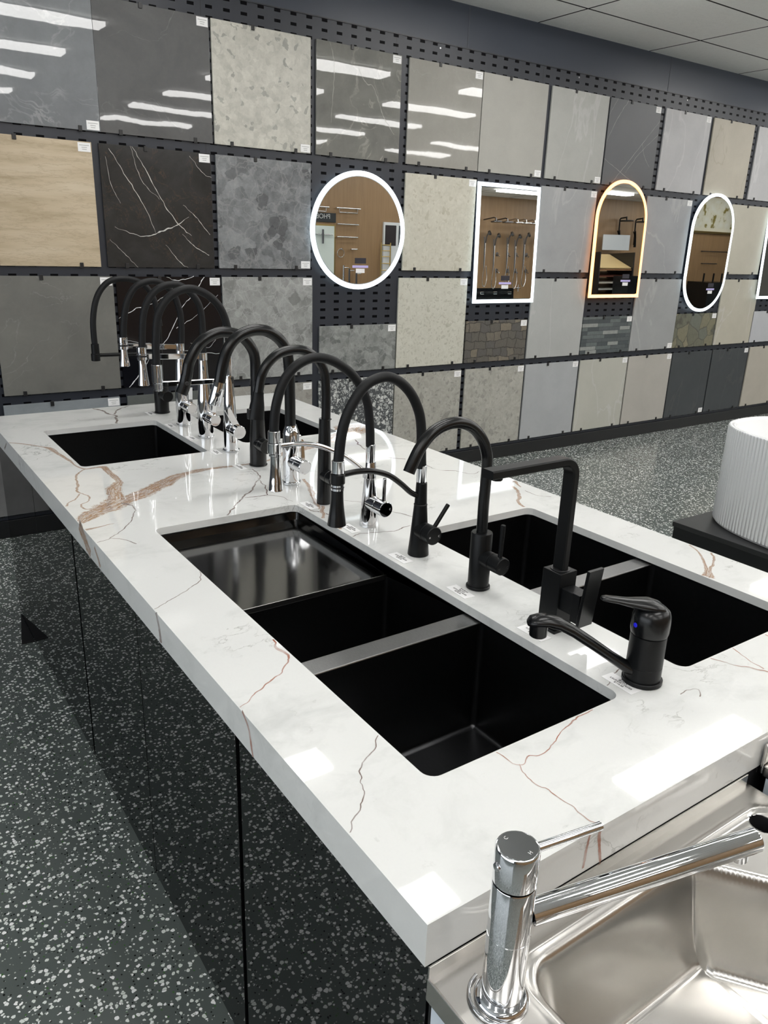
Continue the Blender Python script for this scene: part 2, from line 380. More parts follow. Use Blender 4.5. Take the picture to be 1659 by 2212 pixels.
k = m.math('MAXIMUM', m.math('MULTIPLY', m.math('LESS_THAN', s1.outputs[0], .42), m.math('GREATER_THAN', e, .07)), m.math('MULTIPLY', m.math('LESS_THAN', s2.outputs[0], .35), m.math('GREATER_THAN', e2, .12)))
m.col(m.mix(k, srgb(76, 80, 82), m.mix(s1.outputs[1], srgb(160, 163, 162), srgb(205, 207, 204)))); T_D4 = m.fin(.35)
T_F1 = tm_plain('light_grey_cement', srgb(158, 157, 150), srgb(170, 169, 162), .5, 3)
T_G1 = tm_plain('pale_grey_stone', srgb(158, 159, 154), srgb(176, 177, 172), .45, 6, 4, srgb(190))
T_H1 = tm_cracks('graphite_marble', srgb(74, 76, 79), srgb(82, 84, 87), srgb(150), 12, .4, .75, 0)
T_I1 = tm_plain('cool_light_stone', srgb(168, 168, 170), srgb(184, 184, 185), .45, 9, 4, srgb(198), -.8)
T_J1 = tm_plain('sand_stone', srgb(168, 162, 148), srgb(184, 178, 164), .5, 12, 3, srgb(150, 142, 124), 1.4)
T_G2 = tm_plain('mid_grey_cement', srgb(148, 150, 151), srgb(166, 168, 169), .3, 15, 4, srgb(180), .9)
T_I2 = tm_plain('mid_grey_stone', srgb(144, 146, 148), srgb(160, 162, 164), .4, 18, 4, srgb(178), .9)
T_K2 = tm_plain('sandy_stone', srgb(172, 168, 154), srgb(184, 180, 166), .5, 21)
T_G3 = tm_plain('soft_grey_stone', srgb(164, 166, 164), srgb(178, 180, 178), .45, 24, 4, srgb(190), .6)
T_I3 = tm_plain('grey_stone_matt', srgb(144, 146, 146), srgb(158, 160, 160), .5, 27, 4, srgb(174), .9)
T_K3 = tm_plain('cream_vein_stone', srgb(170, 166, 152), srgb(184, 180, 166), .5, 30, 4, srgb(196), -.9)
T_G4 = tm_plain('pale_grey_tile', srgb(160, 163, 165), srgb(174, 177, 179), .45, 33)
T_H4 = tm_plain('pale_cream_tile', srgb(174, 174, 165), srgb(186, 186, 177), .45, 36, 4, srgb(200), .3)
T_I4 = tm_plain('warm_grey_tile', srgb(166, 163, 156), srgb(180, 177, 170), .45, 39, 3)
T_J4 = tm_plain('anthracite_tile', srgb(58, 62, 65), srgb(68, 72, 75), .45, 42, 5, srgb(84), .5)
T_L4 = tm_plain('stone_beige_tile', srgb(168, 163, 152), srgb(180, 175, 164), .5, 45)
T_A4 = tm_plain('slate_blue_tile', srgb(124, 130, 134), srgb(144, 150, 154), .45, 48, 8)
T_B4 = tm_plain('dark_green_grey_tile', srgb(80, 84, 82), srgb(98, 102, 100), .45, 51, 6)
T_X = tm_marble('dark_mottled_tile', srgb(96, 96, 96), srgb(120, 120, 120), srgb(140), .45, 5, .006, .2, 0, 22)
T_Y = tm_breccia('light_fleck_tile', srgb(170, 168, 158), srgb(188, 186, 176), srgb(150), .4, 60, .1, 60)
# stacked stones with relief
def tm_stone(name, cols, mode, seed):
    m = M(name)
    if mode in ('ledge', 'block'):
        p = m.warp(m.pos(loc=(seed, 0, 0), rot=(PI/2, 0, 0)), 11 if mode == 'block' else 5, .06 if mode == 'block' else .002); br = m.n('ShaderNodeTexBrick'); m.L.new(p, br.inputs['Vector'])
        br.inputs['Scale'].default_value = 1; br.inputs['Brick Width'].default_value = .19 if mode == 'ledge' else .105; br.inputs['Row Height'].default_value = .031 if mode == 'ledge' else .062
        br.inputs['Mortar Size'].default_value = .001 if mode == 'ledge' else .003; br.offset_frequency = 3; br.offset = .37; br.squash = .7; br.squash_frequency = 2
        br.inputs['Color1'].default_value = (0, 0, 0, 1); br.inputs['Color2'].default_value = (1, 1, 1, 1); br.inputs['Mortar'].default_value = (.25, .25, .25, 1); br.inputs['Bias'].default_value = -.1
        c = m.ramp(br.outputs['Color'], [(0, cols[0]), (.35, cols[1]), (.62, cols[2]), (.82, cols[3])], 'CONSTANT'); hgt = m.math('MULTIPLY_ADD', br.outputs['Fac'], -.8, br.outputs['Color'])
        c = m.mix(br.outputs['Fac'], c, tuple(x * .3 for x in cols[0]))
    else:
        q = m.warp(m.pos(loc=(seed, 0, seed), scale=(1, 1, 1.5 if mode == 'block' else 1)), 9, .06); sc = 12 if mode == 'block' else 7
        cc = m.vor(q, sc, out='Color', rnd=.75); s1 = m.n('ShaderNodeSeparateColor'); m.L.new(cc, s1.inputs[0])
        c = m.ramp(s1.outputs[0], [(0, cols[0]), (.3, cols[1]), (.6, cols[2]), (.85, cols[3])], 'CONSTANT')
        e = m.vor(q, sc, feature='DISTANCE_TO_EDGE', rnd=.75); k = m.math('SUBTRACT', 1, m.math('DIVIDE', e, .05), clamp=True)
        c = m.mix(m.math('MULTIPLY', k, .8), c, tuple(x * .35 for x in cols[0])); hgt = m.math('ADD', m.math('MULTIPLY', s1.outputs[1], .5), m.math('MINIMUM', e, .12))
    p = m.pos(); n2 = m.noise(p, 30, 6, .75); c = m.mix(m.math('MULTIPLY', n2, .7), c, tuple(x * .45 for x in cols[0])); m.col(c)
    m.bump(m.math('ADD', hgt, m.math('MULTIPLY', n2, .8)), .9, .012); return m.fin(.75)
T_F3 = tm_stone('brown_stacked_stone', [srgb(104, 100, 92), srgb(124, 116, 104), srgb(96, 94, 90), srgb(136, 126, 110)], 'block', 2)
T_H3 = tm_stone('grey_ledge_stone', [srgb(78, 86, 88), srgb(92, 100, 102), srgb(112, 120, 120), srgb(168, 172, 168)], 'ledge', 1)
T_J3 = tm_stone('ochre_crazy_stone', [srgb(112, 112, 96), srgb(134, 130, 106), srgb(112, 116, 106), srgb(146, 140, 114)], 'crazy', 5)
T_M3 = tm_plain('white_grey_small', srgb(178, 180, 184), srgb(190, 192, 196), .3, 70)

rowz = {1: 2.0745, 2: 1.4225, 3: .7745, 4: .1255}
PH = .6
# key: (row, x0, x1, z0, z1, material, label, sticker corner)
TL = [
 (1, -.09, T_A1, 'glossy grey marble tile at the top left corner of the photo, lights reflected', 'BR'),
 (1, .511, T_B1, 'glossy charcoal tile, top row, above the black tile with white veins', 'TR'),
 (1, 1.123, T_C1, 'pale grey breccia tile with dark chips, top row, above the grey mottled breccia', 'BR'),
 (1, 1.760, T_D1, 'glossy grey marble tile directly above the round lit mirror', 'TR'),
 (1, 2.420, T_E1, 'glossy warm grey tile with white reflections, top row, right of the round mirror', 'TR'),
 (1, 3.027, T_F1, 'plain light grey cement tile, top row, above the rectangular lit mirror', 'BR'),
 (1, 3.667, T_G1, 'pale grey tile with faint veins, top row, left of the dark veined tile', 'BR'),
 (1, 4.283, T_H1, 'dark graphite tile with thin white veins above the orange lit mirror', 'TR'),
 (1, 4.947, T_I1, 'light cool grey tile, top row, just right of the dark veined tile', 'TR'),
 (1, 5.590, T_J1, 'sand coloured tile, top row, above the pill shaped mirror', None),
 (1, 6.260, T_I1, 'light grey tile cut by the right photo edge, top row', None),
 (2, -.142, T_A2, 'beige travertine look tile with wavy grain, second row at the left', 'TR'),
 (2, .494, T_B2, 'black tile with long white cracks and a brown vein, second row', 'TR'),
 (2, 1.124, T_C2, 'dark grey mottled breccia tile left of the round mirror', 'BR'),
 (2, 2.422, T_E2, 'cream flecked tile between the round and the rectangular mirrors', 'TR'),
 (2, 3.647, T_G2, 'mid grey tile between the rectangular and the orange lit mirrors', 'TR'),
 (2, 4.858, T_I2, 'grey tile between the orange lit and the pill shaped mirrors', 'TR'),
 (2, 6.050, T_K2, 'sandy cream tile right of the pill shaped mirror, second row', None),
 (3, -.088, T_A3, 'plain dark grey stone tile behind the leftmost tap hose, third row', 'TR'),
 (3, .528, T_B3, 'jet black tile with white lightning veins behind the hose taps', 'TR'),
 (3, 1.137, T_C3, 'mid grey breccia tile, third row, left of the bare perforated panel', 'TR'),
 (3, 2.400, T_E3, 'tall cream terrazzo tile, third row, below the cream flecked tile', 'TR'),
 (3, 3.645, T_G3, 'soft light grey tile, third row, between the two small stone tiles', None),
 (3, 4.874, T_I3, 'matt mid grey tile, third row, between ledge stone and crazy stone tiles', 'BR'),
 (3, 6.110, T_K3, 'cream veined tile, third row, right of the crazy stone tile', None),
 (4, -.1, T_A4, 'blue grey tile peeking above the far edge of the white countertop', 'TR'),
 (4, .541, T_B4, 'dark green grey tile just behind the far black hose tap, bottom row', None),
 (4, 1.137, T_C4, 'warm grey breccia tile, bottom row, behind the chrome tap with thick hose', 'TR'),
 (4, 1.787, T_D4, 'black and white terrazzo tile, bottom row, behind the hose arches', None),
 (4, 2.397, T_E4, 'grey terrazzo tile with one big dark chip, bottom row, behind the black hose tap', 'TR'),
 (4, 3.036, T_F4, 'grey terrazzo tile below the brown stacked stone tile, bottom row', 'TR'),
 (4, 3.655, T_G4, 'pale blue grey tile, bottom row, left of the pale cream tile', 'TR'),
 (4, 4.279, T_H4, 'pale cream tile in the bottom row, below the grey ledge stone tile', 'TR'),
 (4, 4.897, T_I4, 'warm light grey tile, bottom row, left of the two anthracite tiles', 'TR'),
 (4, 5.512, T_J4, 'left one of the two anthracite tiles, bottom row', 'BR'),
 (4, 6.130, T_J4, 'right one of the two anthracite tiles, bottom row', 'TR'),
 (4, 6.760, T_L4, 'stone beige tile at the right end of the bottom row', None),
 (4, -1.30 + .56, T_X, 'dark mottled tile, bottom row, mirrored in the glossy black cabinet side', None),
 (4, -1.38, T_B4, 'dark tile, second from the left in the mirrored bottom row', None),
]
clipm = tomesh(bx(-.009, .009, -.006, .001, -.02, .006, bev=.001), 'clip'); clipm.materials.append(blk_plastic)
def sticker_mesh():
    bm = bx(-.031, .031, -.0012, 0, -.021, .021)
    me = tomesh(bm, 'price_sticker'); me.materials.append(sticker_m); return me
stk = sticker_mesh()
bars = bmesh.new()
for z, w2 in ((.009, .024), (-.001, .013), (-.010, .011)):
    box(bars, -w2, w2, -.0016, -.0012, z - .0014, z + .0014)
barm = tomesh(bars, 'print'); barm.materials.append(plain('faint_print', srgb(170), .6))
def add_tile(x0, z0, w, h, mat_, label, st, clips=True, name='wall_tile', group=None, extra=None):
    t = thing(name, label, 'tile', (x0 + w/2, 0.006, z0 + h/2), group)
    o = obj('slab', bx(-w/2, w/2, -.006, .006, -h/2, h/2, bev=.0008), mat_, t)
    if clips:
        for cx, top in ((-.06 * w / .6, 1), (-.2, 0), (.2, 0)):
            c = D.objects.new('clip', clipm); COL.objects.link(c); c.parent = t
            c.location = (cx * w / .6, -.0065, (h/2 if top else -h/2)); c.rotation_euler = (0, 0 if top else PI, 0)
    if st:
        s = D.objects.new('price_sticker', stk); COL.objects.link(s); s.parent = t
        s.location = (w/2 - .036, -.0062, (h/2 - .026) if st[0] == 'T' else (-h/2 + .026))
        b = D.objects.new('print', barm); COL.objects.link(b); b.parent = s
    return t, o
tiles = {}
for row, x0, mt, lab, st in TL:
    t, o = add_tile(x0, rowz[row], .6, PH, mt, lab, st); tiles[(row, round(x0, 3))] = (t, o)
add_tile(1.79, .7745, .6, .3, T_D3, 'half height grey fossil breccia tile below the round mirror', 'TR')
add_tile(3.015, .7745, .61, .3, T_F3, 'half height brown stacked stone tile below the rectangular mirror', 'TR')
add_tile(4.255, .7745, .61, .3, T_H3, 'half height grey and white ledge stone tile below the orange lit mirror', 'TR')
add_tile(5.477, .7745, .61, .3, T_J3, 'half height ochre crazy stone tile below the pill shaped mirror', 'TL')
add_tile(6.70, .7745, .6, .3, T_M3, 'half height whitish tile below the mirror at the right edge', None)

# hand laid veins on the three veined tiles (inlaid in the tile face, same mesh)
def tile_veins(key, lines, col_, rough):
    t, o = tiles[key]; bm = bmesh.new(); bm.from_mesh(o.data)
    vm = plain('vein_' + str(key[0]) + 'x', col_, rough); o.data.materials.append(vm)
    for ln in lines:
        pts = catmull([(a - .3, 0, .3 - b) for a, b, w in ln], 8); ws = [w for a, b, w in ln]
        L = []; R = []; n = len(pts)
        for i, q in enumerate(pts):
            d = (pts[min(i+1, n-1)] - pts[max(i-1, 0)]).normalized(); nn = Vector((-d.z, 0, d.x))
            f = i / (n - 1) * (len(ws) - 1); k = min(int(f), len(ws) - 2); w = ws[k] + (ws[k+1] - ws[k]) * (f - k)
            w *= .65 + .7 * noise.noise(q * 60 + Vector((key[0], 5, 1))) ; w = max(w, .0004)
            jit = nn * noise.noise(q * 38) * .006
            c = q + jit; L.append(bm.verts.new((c.x + nn.x * w, -.0063, c.z + nn.z * w))); R.append(bm.verts.new((c.x - nn.x * w, -.0063, c.z - nn.z * w)))
        for i in range(n - 1):
            try:
                fc = bm.faces.new((L[i], L[i+1], R[i+1], R[i])); fc.material_index = 1
            except ValueError: pass
    bm.to_mesh(o.data); bm.free()
W = .0022
tile_veins((2, .494), [[(.05, .02, .001), (.13, .15, W), (.22, .30, W), (.27, .42, .0006)], [(.17, 0, .0008), (.24, .12, W), (.33, .28, W), (.40, .37, W*1.3), (.47, .43, .001)],
 [(.16, 0, .0006), (.21, .16, W*.8), (.30, .25, .0006)], [(.03, .06, .0006), (.05, .2, W*.7), (.09, .28, .0005)], [(.43, .27, .0006), (.50, .33, W), (.58, .42, W*.6)],
 [(.42, .42, .0006), (.48, .48, W), (.57, .53, W*.9)], [(.32, .48, .0005), (.40, .57, W), (.44, .6, .001)], [(.48, .02, .001), (.55, .1, .0014), (.6, .12, .001)],
 [(.02, .46, .0005), (.1, .54, .0012), (.16, .6, .001)], [(.05, .40, .0008), (.2, .44, .002), (.3, .41, .005), (.38, .38, .003), (.46, .33, .001)]], srgb(196, 196, 192), .2)
tile_veins((3, .528), [[(.28, .0, .0008), (.34, .02, W), (.44, 0, W)], [(.50, .0, W*1.4), (.44, .09, W*1.5), (.36, .17, W), (.27, .33, W*1.3), (.18, .42, .001)],
 [(.0, .22, .001), (.1, .17, W*1.4), (.2, .14, W), (.3, .08, .001)], [(.32, .28, W), (.45, .21, W*.8), (.58, .1, .001)], [(0, .33, .0008), (.14, .36, W*.7), (.3, .37, .0005)],
 [(.58, .33, .0008), (.5, .4, .0012), (.4, .37, .0008)], [(.03, .6, W*1.6), (.1, .52, W*1.2), (.16, .44, .0008)], [(.42, .44, .0006), (.36, .52, .0012), (.3, .56, .0008)], [(.32, .4, .001), (.42, .42, .0014), (.6, .44, .0014)]], srgb(225, 226, 228), .1)
tile_veins((1, 4.283), [[(.08, 0, .001), (0, .12, .001)], [(.2, 0, .0015), (.1, .13, .0018), (0, .3, .001)], [(.6, .1, .001), (.45, .25, .0016), (.25, .45, .002), (.1, .6, .0014)],
 [(.6, .2, .001), (.4, .35, .0015), (.26, .5, .0012)], [(0, .42, .0015), (.2, .5, .0018), (.42, .59, .0012)], [(.42, .28, .0008), (.46, .36, .0014), (.54, .44, .001)]], srgb(150, 150, 148), .4)
tile_veins((1, 1.76), [[(.09, 0, .001), (.12, .12, .003), (.11, .3, .003), (.1, .42, .001)], [(.28, .1, .001), (.34, .18, .004), (.4, .2, .003), (.47, .34, .004), (.56, .44, .002)]], srgb(160, 160, 152), .08)
# ================================================================ LIT MIRRORS
m = M('mirror_glass'); m.col(m.mix(m.noise(m.pos(True), 3), (.80, .82, .80), (.81, .83, .81))); mirror_m = m.fin(.0, 1.0)
led_w = glow('led_cool_white', (.80, .93, 1.0), 1.05); led_o = glow('led_amber', (1.0, .33, .05), 1.25); led_oc = glow('led_amber_core', (1.0, .55, .2), 5.0)
alu = plain('mirror_back_box', srgb(150), .4, .6)
lab_b = plain('black_film_label', srgb(44, 42, 52), .4); lab_l = plain('lilac_strip', srgb(190, 180, 232), .5)
def pill(hw, hh, r, n=12, square_bottom=False):
    """outline centred at 0: rounded with radius r at top (and bottom)"""
    pts = []
    for cx, cz, a0, rr in ((hw - r, hh - r, 0, r), (-hw + r, hh - r, PI/2, r), (-hw + r, -hh + r, PI, r), (hw - r, -hh + r, 3*PI/2, r)):
        if square_bottom and a0 >= PI: pts.append((-hw if a0 == PI else hw, -hh)); continue
        if r < .012: pts.append((cx + (r if cx > 0 else -r), cz + (r if cz > 0 else -r))); continue
        for i in range(n + 1):
            a = a0 + PI/2 * i / n; pts.append((cx + rr*math.cos(a), cz + rr*math.sin(a)))
    return pts
def offs(pts, d):
    out = []; n = len(pts)
    for i in range(n):
        a = Vector(pts[i-1]); b = Vector(pts[i]); c = Vector(pts[(i+1) % n])
        e1 = (b - a); e2 = (c - b)
        e1 = e1.normalized() if e1.length > 1e-6 else e2.normalized(); e2 = e2.normalized() if e2.length > 1e-6 else e1
        n1 = Vector((-e1.y, e1.x)); n2 = Vector((-e2.y, e2.x)); nn = (n1 + n2).normalized()
        k = d / max(.3, nn.dot(n1)); out.append((b.x + nn.x * k, b.y + nn.y * k))
    return out
def lit_mirror(label, cx, cz, outline, rim, led, tilt=0.0, lab=(0, 0), core=None, y=-.004):
    t = thing('illuminated_mirror', label, 'mirror', (cx, y, cz)); t.rotation_euler = (-tilt, 0, 0)
    inn = offs(outline, rim); inn2 = offs(outline, rim - .004)
    bm = bmesh.new(); loft(bm, [[(a, -.004, b) for a, b in offs(outline, .03)], [(a, -.026, b) for a, b in offs(outline, .03)]], True, True)
    obj('housing', bm, alu, t)
    bm = bmesh.new(); loft(bm, [[(a, -.012, b) for a, b in offs(outline, .02)], [(a, -.022, b) for a, b in outline], [(a, -.030, b) for a, b in outline], [(a, -.031, b) for a, b in inn2]])
    obj('light_strip', bm, led, t)
    bm = bmesh.new(); loft(bm, [[(a, -.0305, b) for a, b in inn], [(a, -.027, b) for a, b in inn]], True, False)
    obj('mirror_glass', bm, mirror_m, t)
    lx, lz = lab
    obj('control_label', bx(lx - .042, lx + .042, -.0315, -.0307, lz + .045, lz + .079), lab_b, t)
    obj('strip_label', bx(lx - .060, lx + .060, -.0315, -.0307, lz + .019, lz + .034, bev=.0003), lab_l, t)
    s = obj('price_sticker', bx(lx - .033, lx + .033, -.0315, -.0307, lz - .012, lz + .014), sticker_m, t)
    return t
circ = [(.351 * math.cos(2*PI*i/72), .351 * math.sin(2*PI*i/72)) for i in range(72)]
lit_mirror('round mirror with a glowing white rim on the perforated wall panel', 2.055, 1.655, circ, .034, led_w, 0, (.012, -.238))
lit_mirror('upright rectangular mirror with glowing white rim', 3.320, 1.606, pill(.300, .403, .001), .030, led_w, .033, (.0, -.291))
lit_mirror('arch topped mirror with a glowing orange rim', 4.540, 1.675, pill(.308, .446, .300, 16, True), .030, led_o, .024, (.12, -.34))
lit_mirror('tall pill shaped mirror with glowing white rim', 5.765, 1.594, pill(.310, .500, .300, 16), .030, led_w, 0, (.10, -.33))
lit_mirror('mirror with white glowing edge cut off at the right photo edge', 6.925, 1.60, pill(.300, .403, .001), .030, led_w, .033, (.1, -.34))

# ================================================================ DISPLAYS ON THE TIMBER WALL (seen in the mirrors)
YW = RY0
steel = plain('brushed_steel_rail', (.62, .62, .63), .22, 1); gold = plain('brushed_brass', (.55, .40, .16), .3, 1)
gm = plain('gunmetal', (.16, .16, .17), .3, 1); glasspan = plain('backpainted_glass', srgb(205, 214, 210), .12)
black_panel = plain('black_display_panel', (.006, .007, .008), .2)
sg = thing('wall_sign', 'black shop sign with white letters, reflected in the round mirror', 'sign', (6.33, YW, 1.975))
obj('sign_board', bx(-.36, .34, .001, .02, -.075, .075), plain('sign_black', srgb(30, 34, 36), .5), sg)
text('lettering', 'PHOENIX', .11, white_ink, sg, (-.01, .022, .015), (PI/2, 0, PI))
sp_ = thing('shower_display_panel', 'white glass shower panel under the black sign, seen in the round mirror', 'display panel', (6.33, YW, 1.1))
obj('glass_panel', bx(-.35, .31, .001, .02, -.6, .74), glasspan, sp_); obj('frame', bx(-.37, .335, .0, .018, -.62, .765), gold, sp_)
obj('shower_rail', cyl(bmesh.new(), (.06, .06, .45), (.06, .06, .68), .018), gm, sp_); obj('spout_bar', cyl(bmesh.new(), (-.12, .05, .6), (.26, .05, .6), .01), steel, sp_)
obj('dial', cyl(bmesh.new(), (.06, .02, .07), (.06, .05, .07), .03), gm, sp_)
def rail(x0, x1, z, label, double=False, mt=steel, dep=.07):
    t = thing('towel_rail', label, 'towel rail', ((x0+x1)/2, YW, z), None); h = (x1 - x0) / 2
    bm = bmesh.new(); cyl(bm, (-h, dep, 0), (h, dep, 0), .011); obj('bar', bm, mt, t)
    for s in (-1, 1): obj('bracket', cyl(bmesh.new(), (s*(h-.04), 0, 0), (s*(h-.04), dep, 0), .012), mt, t)
    if double: obj('lower_bar', sweep(bmesh.new(), [(-h+.06, dep, 0), (-h+.06, dep, -.07), (h-.06, dep, -.07), (h-.06, dep, 0)], .008), mt, t)
rail(6.65, 7.14, 2.14, 'highest steel towel shelf seen in the round mirror', True)
rail(6.67, 7.11, 1.88, 'second steel towel rail from the top in the round mirror')
rail(6.67, 7.10, 1.67, 'third steel towel rail from the top in the round mirror')
rail(6.22, 6.5, 2.14, 'short towel shelf above the black sign in the round mirror', True)
rail(6.96, 7.09, 1.47, 'short paper holder bar in the round mirror')
t = thing('towel_ring', 'chrome towel ring seen low in the round mirror', 'towel ring', (6.76, YW, 1.4))
obj('ring', sweep(bmesh.new(), [(.07*math.cos(a*PI/12), .05, .07*math.sin(a*PI/12)) for a in range(25)], .006, 10), steel, t)
obj('mount', cyl(bmesh.new(), (.02, 0, .07), (.02, .05, .07), .015), steel, t)
for i, (x, lb) in enumerate(((6.78, 'left steel free standing tap seen low in the round mirror'), (6.90, 'middle steel bath spout low in the round mirror'), (7.05, 'right steel bath spout low in the round mirror'))):
    t = thing('floor_spout', lb, 'tap', (x, YW, 0)); obj('post', cyl(bmesh.new(), (0, .12, 0), (0, .12, 1.2 - .05*i), .016), gm if i else steel, t)
    obj('spout', cyl(bmesh.new(), (0, .12, 1.16-.05*i), (.1, .12, 1.16-.05*i), .009), steel, t)
t = thing('display_door', 'tall white and black framed display door in the round mirror', 'display door', (8.0, YW + .002, 0))
obj('door_leaf', bx(-.33, .35, .0, .04, 0, 1.95), plain('display_white', srgb(210, 212, 214), .25), t)
obj('screen', bx(-.30, -.06, .04, .046, 1.55, 1.9), plain('screen_dark', srgb(44, 38, 40), .3), t)
obj('side_panel', bx(.0, .3, .04, .046, 1.4, 1.9), plain('panel_grey', srgb(60, 64, 70), .3), t)
t = thing('ladder_towel_rail', 'brass ladder towel rail seen in the round mirror', 'towel rail', (7.70, YW, 1.3))
for s in (-.1, .1): obj('post', cyl(bmesh.new(), (s, .08, -.35), (s, .08, .3), .012), gold, t)
for z in (-.3, -.18, -.06, .06, .16, .26): obj('rung', cyl(bmesh.new(), (-.1, .08, z), (.1, .08, z), .008, n=12), gold, t)
# shower display in the rectangular mirror
def hand_shower(x, z, L, label, mt):
    t = thing('hand_shower', label, 'hand shower', (x, YW, z), 'hand showers on the timber wall')
    obj('rail', cyl(bmesh.new(), (0, .05, -.62), (0, .05, 0), .010, n=14), mt, t)
    obj('handset', sweep(bmesh.new(), [(0, .08, -.12), (.01, .1, 0), (.03, .13, .07)], [.012, .012, .012], 12), mt, t)
    obj('spray_face', cyl(bmesh.new(), (.03, .14, .06), (.045, .17, .075), .045, n=20), mt, t)
    obj('hose', sweep(bmesh.new(), catmull([(0, .08, -.12), (-.02, .09, -.5), (-.06, .08, -.85), (-.0, .08, -.95), (.07, .07, -.8), (.05, .06, -.55)], 6), .007, 8), steel, t)
for i, x in enumerate((10.11, 10.36, 10.72, 10.94, 11.19, 11.51)):
    hand_shower(x, 2.30 - .04 * (i % 2), 1, ('%s hand shower on a rail in the rectangular mirror' % ['leftmost', 'second from left', 'third from left', 'fourth from left', 'fifth from left', 'rightmost'][i]), gm)
def sh_arm(x, z, lb, mt=gm):
    t = thing('ceiling_shower', lb, 'shower', (x, YW, z)); obj('arm', sweep(bmesh.new(), [(0, 0, 0), (0, .3, .02), (0, .36, 0), (0, .37, -.05)], .012, 12), mt, t)
    obj('head', cyl(bmesh.new(), (0, .37, -.07), (0, .37, -.05), .11), mt, t)
for x, lb in ((10.12, 'black shower head at the left of the rectangular mirror'), (10.42, 'second shower head in the rectangular mirror'), (10.70, 'third shower head in the rectangular mirror'), (10.93, 'white lit shower head in the middle of the rectangular mirror'), (11.17, 'shower head over the long rail in the rectangular mirror'), (11.45, 'rightmost shower head in the rectangular mirror')):
    sh_arm(x, 2.62, lb, steel if x > 10.6 else gm)
for r_, z in enumerate((1.98, 1.66)):
    for i, x in enumerate((10.50, 10.79, 11.02, 11.32)):
        t = thing('wall_mixer', '%s wall mixer, %s row in the rectangular mirror' % (['leftmost', 'second', 'third', 'rightmost'][i], ['upper', 'lower'][r_]), 'wall mixer', (x, YW, z), 'wall mixers on the timber wall')
        obj('plate', cyl(bmesh.new(), (0, 0, 0), (0, .01, 0), .04, n=20), gm, t); obj('lever', cyl(bmesh.new(), (0, .01, 0), (0, .07, -.04), .014, n=14), steel, t)
t = thing('counter_display', 'black backed tap display with steel shelf low in the rectangular mirror', 'display', (10.45, YW, 1.2))
obj('back_panel', bx(-.75, .53, 0, .02, -.3, .12), black_panel, t); obj('shelf', bx(-.75, .8, 0, .4, -.34, -.10), plain('shelf_white', srgb(200, 210, 206), .3), t)
for x in (-.45, -.1, .3): obj('tap', bx(x-.05, x+.05, .02, .16, .0, .05, bev=.01), chrome, t)
t = thing('cross_tap', 'chrome cross handle tap in the lower right of the rectangular mirror', 'tap', (11.07, YW, 1.32))
obj('cross', cyl(cyl(bmesh.new(), (-.07, .06, 0), (.07, .06, 0), .008), (0, .06, -.07), (0, .06, .07), .008), chrome, t); obj('body', cyl(bmesh.new(), (0, 0, 0), (0, .06, 0), .018), chrome, t)
# arch mirror: rain showers, board display
for x, lb in ((14.0, 'left black rain shower in the orange lit mirror'), (14.55, 'right black rain shower in the orange lit mirror')):
    t = thing('rain_shower', lb, 'rain shower', (x, YW, 2.62))
    obj('arm', sweep(bmesh.new(), [(.1, .05, -.5), (.1, .05, .02), (.1, .08, .05), (.0, .3, .05), (-.08, .38, .05), (-.1, .4, -.02)], .016, 10), blk, t)
    obj('head', cyl(bmesh.new(), (-.1, .4, -.04), (-.1, .4, -.02), .15), blk, t); obj('handset', sweep(bmesh.new(), [(.08, .1, -.55), (.05, .12, -.35), (-.02, .14, -.22)], [.03, .02, .035], 12), blk, t)
st = thing('board_display_stand', 'stand with sloping timber floor samples in the orange lit mirror', 'display stand', (12.9, YW + .72, 0))
st.rotation_euler = (0, 0, .25)
obj('header_card', bx(.35, 1.05, -.62, -.60, 1.98, 2.30), plain('card_photo', srgb(190, 194, 198), .5), st)
for s in (-.42, .42): obj('side_rail', bx(s-.012, s+.012, -.45, .45, .1, 1.9 - .0), blk_plastic, st)
sw = [srgb(190, 166, 120), srgb(150, 110, 78), srgb(96, 52, 40), srgb(186, 180, 170), srgb(190, 188, 182), srgb(130, 98, 74)]
for i in range(6):
    mt = Matrix.Translation((0, 0, 1.72 - .13 * i)) @ Matrix.Rotation(-.35 if i == 0 else -.12, 4, 'X')
    o = obj('sample_board', bx(-.4, .4, -.42, .42, 0, .02, mtx=mt), plain('board_%d' % i, sw[i], .5), st)
t = thing('black_cabinet', 'black cabinet low right in the orange lit mirror', 'cabinet', (12.75, YW + 1.62, 0))
obj('body', bx(-.38, .45, -.18, .2, 0, 1.43), black_panel, t)
t = thing('framed_picture', 'wide framed picture with a pale landscape and gold shapes in the pill mirror', 'picture', (17.7, YW, 2.55))
obj('frame', flat_shape([(-.9, -.42), (.95, -.42), (.95, .36), (-.9, .36)], [[(-.86, -.34), (-.86, .30), (.9, .30), (.9, -.34)]], -.02, .02, 'frame'), plain('frame_cream', srgb(206, 202, 184), .4), t).rotation_euler = (PI/2, 0, 0)
m = M('pale_picture'); p = m.pos(True); f = m.noise(p, 5, 4); m.col(m.ramp(f, [(.35, srgb(206, 206, 196)), (.58, srgb(200, 196, 176)), (.64, srgb(120, 108, 50))], 'LINEAR')); obj('canvas', bx(-.87, .92, .001, .012, -.36, .32), m.fin(.6), t)
obj('gold_trim', bx(-.9, .95, 0, .05, -.47, -.42), gold, t)
for x0, x1, z, lb in ((17.27, 18.4, 1.66, 'long rail in the pill mirror'), (17.35, 17.95, 1.37, 'short rail in the pill mirror')): rail(x0, x1, z, 'thin steel ' + lb, mt=gm)
t = thing('black_plinth', 'black plinth cabinet low in the pill mirror', 'plinth', (17.4, YW + .4, 0)); obj('body', bx(-.6, .42, -.3, .3, 0, .95), black_panel, t)
